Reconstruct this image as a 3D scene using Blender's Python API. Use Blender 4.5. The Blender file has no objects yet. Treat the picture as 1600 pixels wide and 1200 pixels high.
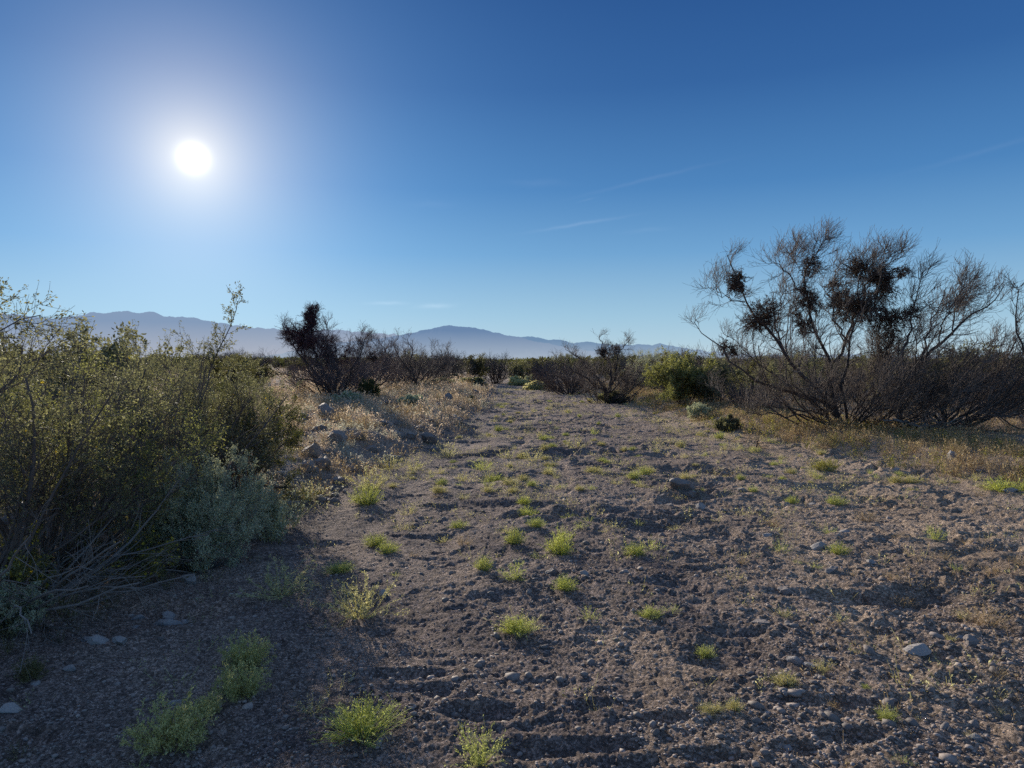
import bpy, math
import numpy as np
from mathutils import Vector

R = np.random.default_rng(11)
PI = math.pi
scn = bpy.context.scene
COL = scn.collection

# ------------------------------------------------------------------ camera model
CAM_H = 1.6
F_PX = 1110.0            # focal length in pixels of a 1600 px wide frame
PITCH = math.atan(38.0 / F_PX)
FW = np.array([0, math.cos(PITCH), -math.sin(PITCH)])
UP = np.array([0, math.sin(PITCH), math.cos(PITCH)])


def direction(px, py):
    v = FW * F_PX + np.array([1.0, 0, 0]) * (px - 800.0) + UP * (600.0 - py)
    return v / np.linalg.norm(v)


def at(px, py, Y):
    """world point at forward distance Y seen in that direction"""
    d = direction(px, py)
    return np.array([0, 0, CAM_H]) + d * (Y / d[1])


# ------------------------------------------------------------------ noise (numpy)
def _hash(ix, iy, seed):
    h = (ix.astype(np.int64) * 374761393 + iy.astype(np.int64) * 668265263 + seed * 974634777) & 0xFFFFFFFF
    h = ((h ^ (h >> 13)) * 1274126177) & 0xFFFFFFFF
    h = ((h ^ (h >> 16)) * 2246822519) & 0xFFFFFFFF
    return ((h ^ (h >> 15)) & 0xFFFFFF) / float(0x1000000)


def perlin(x, y, seed=0):
    ix = np.floor(x); iy = np.floor(y)
    fx = x - ix; fy = y - iy
    ux = fx * fx * fx * (fx * (fx * 6 - 15) + 10)
    uy = fy * fy * fy * (fy * (fy * 6 - 15) + 10)

    def g(jx, jy, dx, dy):
        a = _hash(ix + jx, iy + jy, seed) * 2 * PI
        return np.cos(a) * dx + np.sin(a) * dy
    a = g(0, 0, fx, fy); b = g(1, 0, fx - 1, fy)
    c = g(0, 1, fx, fy - 1); d = g(1, 1, fx - 1, fy - 1)
    return ((a + (b - a) * ux) * (1 - uy) + (c + (d - c) * ux) * uy) * 1.5


def fbm(x, y, octaves=4, seed=0, gain=0.5):
    s = 0; amp = 1.0; f = 1.0
    for k in range(octaves):
        s = s + amp * perlin(x * f + 17.3 * k, y * f - 9.1 * k, seed + k)
        f *= 2.03; amp *= gain
    return s


def dents(x, y, cell, seed, keep):
    """scattered pits with a soft raised rim; cell size in metres"""
    X = x / cell; Y = y / cell
    ix = np.floor(X); iy = np.floor(Y)
    out = np.zeros_like(x)
    for a in (-1, 0, 1):
        for b in (-1, 0, 1):
            jx = ix + a; jy = iy + b
            cx = jx + _hash(jx, jy, seed); cy = jy + _hash(jx, jy, seed + 1)
            on = _hash(jx, jy, seed + 2) < keep
            rad = 0.22 + 0.33 * _hash(jx, jy, seed + 3)
            ang = _hash(jx, jy, seed + 4) * PI
            ecc = 1.0 + 0.9 * _hash(jx, jy, seed + 5)
            dx = X - cx; dy = Y - cy
            u = (dx * np.cos(ang) + dy * np.sin(ang)) * ecc
            v = -dx * np.sin(ang) + dy * np.cos(ang)
            d = np.sqrt(u * u + v * v) / rad
            dep = 0.5 + 0.5 * _hash(jx, jy, seed + 6)
            d = d * (1 + .35 * np.sin(3 * np.arctan2(v, u) + ang * 5))
            pit = -np.exp(-(d ** 3) * 1.4) + 0.22 * np.exp(-((d - 1.4) / 0.35) ** 2)
            out += np.where(on, pit * dep * rad, 0)
    return out * cell


def sstep(a, b, x):
    t = np.clip((x - a) / (b - a), 0, 1)
    return t * t * (3 - 2 * t)


# ------------------------------------------------------------------ the ground
LE_Y = [-30, 0, 3.6, 4.5, 6.6, 8.1, 10.6, 13.9, 22.8, 40, 52, 70, 100]
LE_X = [-6, -2.8, -2.5, -2.42, -2.4, -2.3, -1.9, -1.3, -0.75, -1.0, -2.5, -9, -22]
RE_Y = [-30, 0, 5, 8.5, 10.6, 13.9, 20, 30, 41, 52, 70, 100]
RE_X = [14, 9, 7.2, 6.2, 5.7, 4.85, 4.4, 3.5, 2.0, 0.2, -4, -16]


def edges(x, y):
    wob = 0.22 * perlin(x * 0.0 + y * 0.9, y * 0.0 + 3.3, 5) + 0.1 * perlin(y * 2.7, y * 0 + 8.8, 6)
    wr = 0.35 * perlin(y * 0.7 + 50, y * 0 + 1.3, 7)
    return np.interp(y, LE_Y, LE_X) + wob, np.interp(y, RE_Y, RE_X) + wr


PITS = [  # px, py, half width, half depth (m), depth
    (758, 1112, .16, .075, .055), (1183, 985, .09, .05, .04), (883, 1000, .2, .05, .02),
    (640, 1050, .2, .05, .03), (660, 1075, .18, .05, .028), (700, 1085, .12, .05, .03),
    (815, 942, .15, .06, .02), (700, 953, .13, .06, .02), (935, 982, .1, .05, .03), (1335, 1150, .13, .06, .045),
    (1245, 1168, .1, .05, .03), (1160, 945, .1, .08, .02), (1010, 985, .12, .05, .03), (850, 1165, .2, .06, .03),
    (960, 1160, .12, .05, .03), (1040, 1120, .12, .05, .025), (1270, 1095, .16, .05, .04), (1330, 1100, .1, .05, .035),
    (1590, 985, .15, .08, .04), (1520, 890, .16, .1, .03), 
    (1440, 790, .2, .12, .035), (1580, 815, .2, .1, .035), (1100, 1030, .1, .05, .025), (1115, 1180, .12, .05, .03),
    (40, 1150, .16, .07, .04), (1500, 1060, .1, .06, .03), (1380, 940, .12, .06, .025), (930, 1100, .1, .05, .03),
]


def ground_plane_pt(px, py, z=0.0):
    d = direction(px, py)
    t = (z - CAM_H) / d[2]
    return np.array([0, 0, CAM_H]) + d * t


PITW = [(ground_plane_pt(p[0], p[1])[:2], p[2], p[3], p[4] * (1.0 if p[1] > 1000 else .5)) for p in PITS]


def H(x, y, fine=True):
    x = np.asarray(x, float); y = np.asarray(y, float)
    le, re = edges(x, y)
    r = np.hypot(x, y)
    left = sstep(-0.15, 1.4, le - x)
    right = sstep(-0.1, 1.1, x - re)
    z = 0.25 * left * sstep(4, 13, y) + 0.12 * left + 0.20 * right
    z = z + 0.05 * fbm(x * 0.35, y * 0.35, 3, 21)
    bank = np.maximum(left, right)
    z = z + bank * 0.06 * fbm(x * 1.1, y * 1.1, 3, 31)
    z = z + 0.25 * sstep(40, 120, r) * fbm(x * 0.02, y * 0.02, 3, 41)
    if not fine:
        return z
    near = 1 - sstep(30, 60, r)
    rt = sstep(-1.5, 3.0, x + 0.12 * y)                    # more trampled on the right
    wash = 1 - bank
    sm = sstep(.0, .45, fbm(x * 1.25 - .12 * y, y * .22, 3, 56)) * wash
    kr = (1 - .7 * sm) * (.62 + .5 * rt)
    pm = sstep(-.35, .5, fbm(x * .45, y * .45, 2, 55)) * kr
    z = z + near * wash * (0.10 + 0.38 * rt + .25 * sstep(7, 12, y)) * (.25 + .75 * pm) * dents(x, y, 0.34, 100, 0.5)
    z = z + near * (0.18 + 0.34 * rt) * (.4 + .6 * pm) * dents(x + 5, y * 1.2 + 3, 0.15, 120, 0.5) * (0.4 + 0.6 * wash)
    z = z + near * (0.25 + 0.25 * rt) * dents(x + 2, y + 7, 0.07, 160, 0.45) * (1 - sstep(7, 14, r))
    z = z + near * wash * 0.22 * dents(x * 0.8 + 1, y + 9, 0.75, 140, 0.25)
    clod = fbm(x * 9, y * 9, 3, 61, 0.6)
    z = z + near * 0.0044 * kr * clod * (1 + 0.5 * rt)
    rough = sstep(-0.2, 0.5, fbm(x * 0.8, y * 0.8, 2, 77))
    z = z + near * 0.0046 * kr * np.abs(fbm(x * 24, y * 24, 2, 81, 0.7)) * (0.35 + rough)
    z = z + near * 0.004 * perlin(x * 55, y * 55, 91) * (1 - sstep(4, 9, r))
    # wandering low scuff ridges
    z = z - .012 * near * sm + near * wash * .022 * perlin(x * 2.1 - y * .2 + 3, y * .16, 57)
    z = z + near * wash * 0.009 * (1 - np.abs(fbm(x * 1.8 + y * 0.4, y * 0.9 - x * 0.5, 3, 95))) ** 3
    for (c, a, b, dep) in PITW:
        m = (np.abs(x - c[0]) < 3 * a) & (np.abs(y - c[1]) < 3 * b + 0.1)
        if np.any(m):
            u = (x[m] - c[0]) / a if x.ndim else (x - c[0]) / a
            v = (y[m] - c[1]) / b if x.ndim else (y - c[1]) / b
            d = np.sqrt(u * u + v * v)
            dz = dep * (-np.exp(-d ** 3) + 0.15 * np.exp(-((d - 1.4) / 0.4) ** 2) + .25 * np.exp(-(d / 1.6) ** 4) * perlin(u * 1.7, v * 1.7, 44))
            if x.ndim:
                z[m] += dz
            else:
                z = z + dz
    return z


def h1(x, y):
    return float(H(np.array([x]), np.array([y]))[0])


def on_ground(px, py):
    d = direction(px, py)
    z = 0.0
    for _ in range(12):
        t = (z - CAM_H) / d[2]
        p = np.array([0, 0, CAM_H]) + d * t
        z = 0.5 * z + 0.5 * float(H(np.array([p[0]]), np.array([p[1]]), False)[0])
    p[2] = h1(p[0], p[1])
    return p


# ------------------------------------------------------------------ mesh helpers
def new_mesh(name, V, Fs, mats, smooth=False, attrs=None, midx=None):
    """V (n,3); Fs list of face index arrays (m,k)"""
    me = bpy.data.meshes.new(name)
    V = np.asarray(V, np.float32)
    Fs = [np.asarray(f, np.int32) for f in Fs if len(f)]
    nl = sum(f.size for f in Fs); nf = sum(len(f) for f in Fs)
    me.vertices.add(len(V)); me.loops.add(nl); me.polygons.add(nf)
    me.vertices.foreach_set('co', V.ravel())
    me.loops.foreach_set('vertex_index', np.concatenate([f.ravel() for f in Fs]))
    tot = np.concatenate([np.full(len(f), f.shape[1], np.int32) for f in Fs])
    st = np.concatenate([[0], np.cumsum(tot)[:-1]]).astype(np.int32)
    me.polygons.foreach_set('loop_start', st)
    try:
        me.polygons.foreach_set('loop_total', tot)
    except Exception:
        pass
    if smooth:
        me.polygons.foreach_set('use_smooth', np.ones(nf, bool))
    for m in (mats if isinstance(mats, (list, tuple)) else [mats]):
        me.materials.append(m)
    if midx is not None:
        me.polygons.foreach_set('material_index', np.asarray(midx, np.int32))
    for k, a in (attrs or {}).items():
        at_ = me.attributes.new(k, 'FLOAT', 'POINT')
        at_.data.foreach_set('value', np.asarray(a, np.float32))
    me.update(calc_edges=True)
    return me


def link(name, data, parent=None, loc=None, rz=0, s=1):
    o = bpy.data.objects.new(name, data)
    COL.objects.link(o)
    if parent is not None:
        o.parent = parent
    if loc is not None:
        o.location = Vector([float(c) for c in loc])
    o.rotation_euler = (0, 0, rz)
    if np.ndim(s):
        o.scale = [float(c) for c in s]
    else:
        o.scale = (s, s, s)
    return o


def tag(o, label=None, cat=None, group=None, kind=None):
    if label: o['label'] = label
    if cat: o['category'] = cat
    if group: o['group'] = group
    if kind: o['kind'] = kind
    return o


def copy_thing(o):
    c = o.copy(); COL.objects.link(c)
    for ch in [q for q in COL.objects if q.parent == o]:
        d = ch.copy(); COL.objects.link(d); d.parent = c
    return c


class Geo:
    """collects geometry into one mesh"""
    def __init__(self):
        self.V = []; self.F = {}; self.n = 0

    def add(self, V, *faces):
        for f in faces:
            if len(f):
                self.F.setdefault(f.shape[1], []).append(f + self.n)
        self.V.append(V); self.n += len(V)
        return self

    def mesh(self, name, mat, smooth=False):
        return new_mesh(name, np.concatenate(self.V), [np.concatenate(v) for v in self.F.values()], mat, smooth)


def unit(v):
    return v / np.maximum(np.linalg.norm(v, axis=-1, keepdims=True), 1e-9)


def tubes(P, Rd, k=3):
    """P (B,N,3) centre lines, Rd (B,N) radii -> verts, quads"""
    B, N, _ = P.shape
    T = np.empty_like(P)
    T[:, 1:-1] = P[:, 2:] - P[:, :-2]; T[:, 0] = P[:, 1] - P[:, 0]; T[:, -1] = P[:, -1] - P[:, -2]
    T = unit(T)
    ref = np.zeros((B, 1, 3)); ref[..., 0] = 0.31; ref[..., 1] = 0.87; ref[..., 2] = 0.12
    U = unit(np.cross(T, ref)); W = np.cross(T, U)
    a = np.arange(k) * 2 * PI / k
    ring = (P[:, :, None] + (U[:, :, None] * np.cos(a)[None, None, :, None] + W[:, :, None] * np.sin(a)[None, None, :, None]) * Rd[:, :, None, None])
    V = ring.reshape(-1, 3)
    b = np.arange(B)[:, None, None] * N * k
    i = np.arange(N - 1)[None, :, None] * k
    j = np.arange(k)[None, None, :]
    j2 = (j + 1) % k
    q = np.stack([b + i + j, b + i + j2, b + i + k + j2, b + i + k + j], -1).reshape(-1, 4)
    return V, q


def grow(P, Rd, per, L, t0=0.25, t1=1.0, ang=(25, 60), up=0.05, bias=(0, 0, 0), wig=0.12, npts=5, rr=0.6, fall=0.4, rmin=0.001, taper=0.7, lv=0.35, rng=R):
    """side shoots along every centre line of P"""
    B, N, _ = P.shape
    n = max(1, int(B * per))
    bi = rng.permutation(np.arange(n) % B)
    t = rng.uniform(t0, t1, n)
    f = t * (N - 1) * 0.9999
    i = f.astype(int); fr = (f - i)[:, None]
    p0 = P[bi, i] * (1 - fr) + P[bi, i + 1] * fr
    tan = unit(P[bi, i + 1] - P[bi, i])
    r0 = (Rd[bi, i] * (1 - fr[:, 0]) + Rd[bi, i + 1] * fr[:, 0]) * rr
    rnd = unit(rng.normal(size=(n, 3)))
    perp = unit(rnd - tan * (rnd * tan).sum(-1, keepdims=True))
    a = np.radians(rng.uniform(ang[0], ang[1], n))[:, None]
    d = tan * np.cos(a) + perp * np.sin(a)
    l = L * (1 - fall * t) * rng.uniform(1 - lv, 1 + lv, n)
    return _walk(p0, d, l, np.maximum(r0, rmin), up, bias, wig, npts, taper, rmin, rng)


def _walk(p0, d, l, r0, up, bias, wig, npts, taper, rmin, rng):
    n = len(p0)
    out = np.empty((n, npts, 3)); out[:, 0] = p0
    bias = np.asarray(bias, float) + np.array([0, 0, up])
    p = p0.copy(); d = unit(d)
    for k in range(1, npts):
        d = unit(d + bias + rng.normal(size=(n, 3)) * wig)
        p = p + d * (l / (npts - 1))[:, None]
        out[:, k] = p
    rad = r0[:, None] * (1 - taper * np.linspace(0, 1, npts)[None, :])
    return out, np.maximum(rad, rmin * 0.7)


def fan(n, L, elev=(40, 85), r0=0.02, up=0.02, wig=0.08, npts=8, base=0.12, rmin=0.004, lv=0.3, bias=(0, 0, 0), az=None, rng=R):
    """stems rising from one crown at the origin"""
    a = rng.uniform(0, 2 * PI, n) if az is None else rng.uniform(az[0], az[1], n)
    e = np.radians(rng.uniform(elev[0], elev[1], n))
    d = np.stack([np.cos(a) * np.cos(e), np.sin(a) * np.cos(e), np.sin(e)], -1)
    p0 = np.stack([np.cos(a), np.sin(a), 0 * a], -1) * rng.uniform(0, base, n)[:, None]
    p0[:, 2] = -0.04
    l = L * rng.uniform(1 - lv, 1 + lv, n)
    return _walk(p0, d, l, np.full(n, r0) * rng.uniform(0.6, 1.2, n), up, bias, wig, npts, 0.65, rmin, rng)


def leaves(P, per, size, t0=0.3, aspect=0.45, along=0.4, off=0.01, sv=0.4, rng=R):
    """little folded diamond leaves scattered along centre lines -> verts, quads"""
    B, N, _ = P.shape
    n = max(1, int(B * per))
    bi = np.arange(n) % B
    f = rng.uniform(t0, 1, n) * (N - 1) * 0.9999
    i = f.astype(int); fr = (f - i)[:, None]
    p = P[bi, i] * (1 - fr) + P[bi, i + 1] * fr
    tan = unit(P[bi, i + 1] - P[bi, i])
    d = unit(unit(rng.normal(size=(n, 3))) + tan * along)
    p = p + rng.normal(size=(n, 3)) * off
    w = unit(np.cross(d, rng.normal(size=(n, 3))))
    s = (size * rng.uniform(1 - sv, 1 + sv, n))[:, None]
    V = np.stack([p, p + d * s * 0.5 + w * s * aspect * 0.5, p + d * s, p + d * s * 0.5 - w * s * aspect * 0.5], 1).reshape(-1, 3)
    q = np.arange(n * 4).reshape(-1, 4)
    return V, q


def scatter(templates, pts, scales, rots, tilts=None, squash=None):
    """one mesh out of many small template copies; templates: list of (V, [faces])"""
    g = Geo()
    pick = R.integers(0, len(templates), len(pts))
    for ti, (TV, TF) in enumerate(templates):
        m = np.where(pick == ti)[0]
        if not len(m):
            continue
        c = np.cos(rots[m])[:, None]; s = np.sin(rots[m])[:, None]
        sc = scales[m][:, None]
        X = (TV[None, :, 0] * c - TV[None, :, 1] * s) * sc
        Y = (TV[None, :, 0] * s + TV[None, :, 1] * c) * sc
        Z = np.repeat(TV[None, :, 2], len(m), 0) * sc
        if squash is not None:
            Z = Z * squash[m][:, None]
        V = np.stack([X, Y, Z], -1) + pts[m][:, None]
        n = TV.shape[0]
        faces = [(f[None] + (np.arange(len(m)) * n)[:, None, None]).reshape(-1, f.shape[1]) for f in TF]
        g.add(V.reshape(-1, 3), *faces)
    return g


# ------------------------------------------------------------------ materials
def mat(name):
    m = bpy.data.materials.new(name)
    m.use_nodes = True
    nt = m.node_tree
    nt.nodes.clear()
    return m, nt, nt.nodes, nt.links


def node(nt, t, **kw):
    n = nt.nodes.new(t)
    for k, v in kw.items():
        if k.startswith('_'):
            n.inputs[k[1:].replace('_', ' ')].default_value = v
        elif k.startswith('i') and k[1:].isdigit():
            n.inputs[int(k[1:])].default_value = v
        else:
            setattr(n, k, v)
    return n


def math_(nt, op, a, b=None, clamp=False):
    n = nt.nodes.new('ShaderNodeMath'); n.operation = op; n.use_clamp = clamp
    for i, v in enumerate((a, b)):
        if v is None: continue
        if hasattr(v, 'links'): nt.links.new(v, n.inputs[i])
        else: n.inputs[i].default_value = v
    return n.outputs[0]


def mix_(nt, fac, a, b, blend='MIX'):
    n = nt.nodes.new('ShaderNodeMix'); n.data_type = 'RGBA'; n.blend_type = blend
    for s, v in ((n.inputs[0], fac), (n.inputs[6], a), (n.inputs[7], b)):
        if hasattr(v, 'links'): nt.links.new(v, s)
        elif np.ndim(v): s.default_value = (*v[:3], 1)
        else: s.default_value = v
    return n.outputs[2]


def leaf_mat(name, base, alt, trans=0.45, tcol=None, rough=0.6, var=0.5):
    m, nt, N, L = mat(name)
    gi = node(nt, 'ShaderNodeNewGeometry')
    tc = node(nt, 'ShaderNodeTexCoord')
    nz = node(nt, 'ShaderNodeTexNoise', _Scale=2.3); L.new(tc.outputs['Object'], nz.inputs['Vector'])
    f = math_(nt, 'ADD', math_(nt, 'MULTIPLY', gi.outputs['Random Per Island'], 0.6), math_(nt, 'MULTIPLY', nz.outputs['Fac'], 0.4))
    c = mix_(nt, f, base, alt)
    v = math_(nt, 'ADD', math_(nt, 'MULTIPLY', gi.outputs['Random Per Island'], var), 1 - var / 2)
    hs = node(nt, 'ShaderNodeHueSaturation'); L.new(c, hs.inputs['Color']); L.new(v, hs.inputs['Value'])
    d = node(nt, 'ShaderNodeBsdfPrincipled', _Roughness=rough); L.new(hs.outputs[0], d.inputs['Base Color'])
    d.inputs['Specular IOR Level'].default_value = 0.35
    t = node(nt, 'ShaderNodeBsdfTranslucent')
    tcm = mix_(nt, 1.0, hs.outputs[0], tcol or (1.5, 1.6, 0.8), 'MULTIPLY')
    L.new(tcm, t.inputs['Color'])
    mx = node(nt, 'ShaderNodeMixShader', i0=trans); L.new(d.outputs[0], mx.inputs[1]); L.new(t.outputs[0], mx.inputs[2])
    o = node(nt, 'ShaderNodeOutputMaterial'); L.new(mx.outputs[0], o.inputs[0])
    return m


def bark_mat(name, a, b, scale=14):
    m, nt, N, L = mat(name)
    tc = node(nt, 'ShaderNodeTexCoord')
    nz = node(nt, 'ShaderNodeTexNoise', _Scale=scale, _Detail=6.0); L.new(tc.outputs['Object'], nz.inputs['Vector'])
    gi = node(nt, 'ShaderNodeNewGeometry')
    f = math_(nt, 'ADD', math_(nt, 'MULTIPLY', nz.outputs['Fac'], 0.6), math_(nt, 'MULTIPLY', gi.outputs['Random Per Island'], 0.4))
    c = mix_(nt, f, a, b)
    d = node(nt, 'ShaderNodeBsdfPrincipled', _Roughness=0.8); L.new(c, d.inputs['Base Color'])
    bp = node(nt, 'ShaderNodeBump', _Strength=0.6, _Distance=0.01); L.new(nz.outputs['Fac'], bp.inputs['Height']); L.new(bp.outputs[0], d.inputs['Normal'])
    o = node(nt, 'ShaderNodeOutputMaterial'); L.new(d.outputs[0], o.inputs[0])
    return m


def rock_mat(name, a, b):
    m, nt, N, L = mat(name)
    tc = node(nt, 'ShaderNodeTexCoord')
    gi = node(nt, 'ShaderNodeNewGeometry')
    oi = node(nt, 'ShaderNodeObjectInfo')
    n1 = node(nt, 'ShaderNodeTexNoise', _Scale=6.0, _Detail=8.0, _Roughness=0.65); L.new(tc.outputs['Object'], n1.inputs['Vector'])
    n2 = node(nt, 'ShaderNodeTexVoronoi', _Scale=42.0); L.new(tc.outputs['Object'], n2.inputs['Vector'])
    f = math_(nt, 'ADD', math_(nt, 'MULTIPLY', n1.outputs['Fac'], 0.7), math_(nt, 'MULTIPLY', oi.outputs['Random'], 0.5), True)
    c = mix_(nt, f, a, b)
    r = math_(nt, 'ADD', math_(nt, 'MULTIPLY', gi.outputs['Random Per Island'], 0.7), 0.65)
    sp = math_(nt, 'ADD', math_(nt, 'MULTIPLY', n2.outputs['Distance'], 0.4), 0.75)
    hs = node(nt, 'ShaderNodeHueSaturation'); L.new(c, hs.inputs['Color']); L.new(math_(nt, 'MULTIPLY', r, sp), hs.inputs['Value'])
    d = node(nt, 'ShaderNodeBsdfPrincipled', _Roughness=0.75); L.new(hs.outputs[0], d.inputs['Base Color'])
    bp = node(nt, 'ShaderNodeBump', _Strength=0.7, _Distance=0.01); L.new(n1.outputs['Fac'], bp.inputs['Height']); L.new(bp.outputs[0], d.inputs['Normal'])
    o = node(nt, 'ShaderNodeOutputMaterial'); L.new(d.outputs[0], o.inputs[0])
    return m


def ground_mat():
    m, nt, N, L = mat('desert_ground')
    tc = node(nt, 'ShaderNodeTexCoord')
    co = tc.outputs['Object']

    def noise(scale, det=5.0, rough=0.6):
        n = node(nt, 'ShaderNodeTexNoise', _Scale=scale, _Detail=det, _Roughness=rough); L.new(co, n.inputs['Vector']); return n.outputs['Fac']
    bank = node(nt, 'ShaderNodeAttribute', attribute_name='bank').outputs['Fac']
    tan_ = node(nt, 'ShaderNodeAttribute', attribute_name='tan').outputs['Fac']
    big = noise(0.7, 4.0); mid = noise(5.0, 6.0); fin = noise(60.0, 4.0, 0.7)
    vo = node(nt, 'ShaderNodeTexVoronoi', _Scale=95.0); L.new(co, vo.inputs['Vector'])
    vo2 = node(nt, 'ShaderNodeTexVoronoi', _Scale=38.0); L.new(co, vo2.inputs['Vector'])
    f1 = math_(nt, 'MULTIPLY', math_(nt, 'SUBTRACT', big, 0.38), 3.2, True)
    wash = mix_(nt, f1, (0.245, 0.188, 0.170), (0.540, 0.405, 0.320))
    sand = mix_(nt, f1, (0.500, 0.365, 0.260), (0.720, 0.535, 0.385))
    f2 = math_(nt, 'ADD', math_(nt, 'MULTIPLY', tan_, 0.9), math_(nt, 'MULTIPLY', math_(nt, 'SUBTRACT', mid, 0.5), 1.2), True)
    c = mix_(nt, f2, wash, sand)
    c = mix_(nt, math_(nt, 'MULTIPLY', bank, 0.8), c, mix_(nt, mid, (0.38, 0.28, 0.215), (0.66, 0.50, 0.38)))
    # each grain its own tone
    sep = node(nt, 'ShaderNodeSeparateColor'); L.new(vo.outputs['Color'], sep.inputs[0])
    sep2 = node(nt, 'ShaderNodeSeparateColor'); L.new(vo2.outputs['Color'], sep2.inputs[0])
    g = math_(nt, 'ADD', math_(nt, 'MULTIPLY', math_(nt, 'POWER', sep.outputs[0], 2.0), 1.1), 0.50)
    g2 = math_(nt, 'ADD', math_(nt, 'MULTIPLY', sep2.outputs[1], 0.6), 0.70)
    hs = node(nt, 'ShaderNodeHueSaturation'); L.new(c, hs.inputs['Color']); L.new(math_(nt, 'MULTIPLY', g, g2), hs.inputs['Value'])
    d = node(nt, 'ShaderNodeBsdfPrincipled', _Roughness=0.95); L.new(hs.outputs[0], d.inputs['Base Color'])
    d.inputs['Specular IOR Level'].default_value = 0.15
    h = math_(nt, 'ADD', math_(nt, 'MULTIPLY', fin, 0.8), math_(nt, 'MULTIPLY', vo.outputs['Distance'], -0.8))
    h = math_(nt, 'ADD', h, math_(nt, 'MULTIPLY', vo2.outputs['Distance'], -1.2))
    bp = node(nt, 'ShaderNodeBump', _Strength=0.9, _Distance=0.010); L.new(h, bp.inputs['Height'])
    h3 = noise(13.0, 8.0, 0.75)
    bp2 = node(nt, 'ShaderNodeBump', _Strength=1.0, _Distance=0.045); L.new(h3, bp2.inputs['Height']); L.new(bp.outputs[0], bp2.inputs['Normal'])
    L.new(bp2.outputs[0], d.inputs['Normal'])
    o = node(nt, 'ShaderNodeOutputMaterial'); L.new(d.outputs[0], o.inputs[0])
    return m


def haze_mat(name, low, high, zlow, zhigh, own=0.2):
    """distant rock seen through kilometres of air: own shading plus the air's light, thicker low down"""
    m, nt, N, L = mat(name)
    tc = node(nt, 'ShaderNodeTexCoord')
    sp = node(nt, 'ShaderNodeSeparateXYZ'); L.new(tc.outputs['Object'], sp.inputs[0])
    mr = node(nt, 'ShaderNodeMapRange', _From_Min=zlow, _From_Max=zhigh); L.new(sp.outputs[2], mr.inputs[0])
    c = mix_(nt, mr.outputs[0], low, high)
    e = node(nt, 'ShaderNodeEmission', _Strength=1.0); L.new(c, e.inputs[0])  # air's light painted onto the rock as emission, tinted by height
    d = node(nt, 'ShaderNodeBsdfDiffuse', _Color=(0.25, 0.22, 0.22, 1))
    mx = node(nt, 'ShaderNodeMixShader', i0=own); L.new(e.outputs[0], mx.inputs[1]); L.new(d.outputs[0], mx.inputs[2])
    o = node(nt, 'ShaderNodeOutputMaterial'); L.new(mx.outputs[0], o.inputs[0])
    return m


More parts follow.
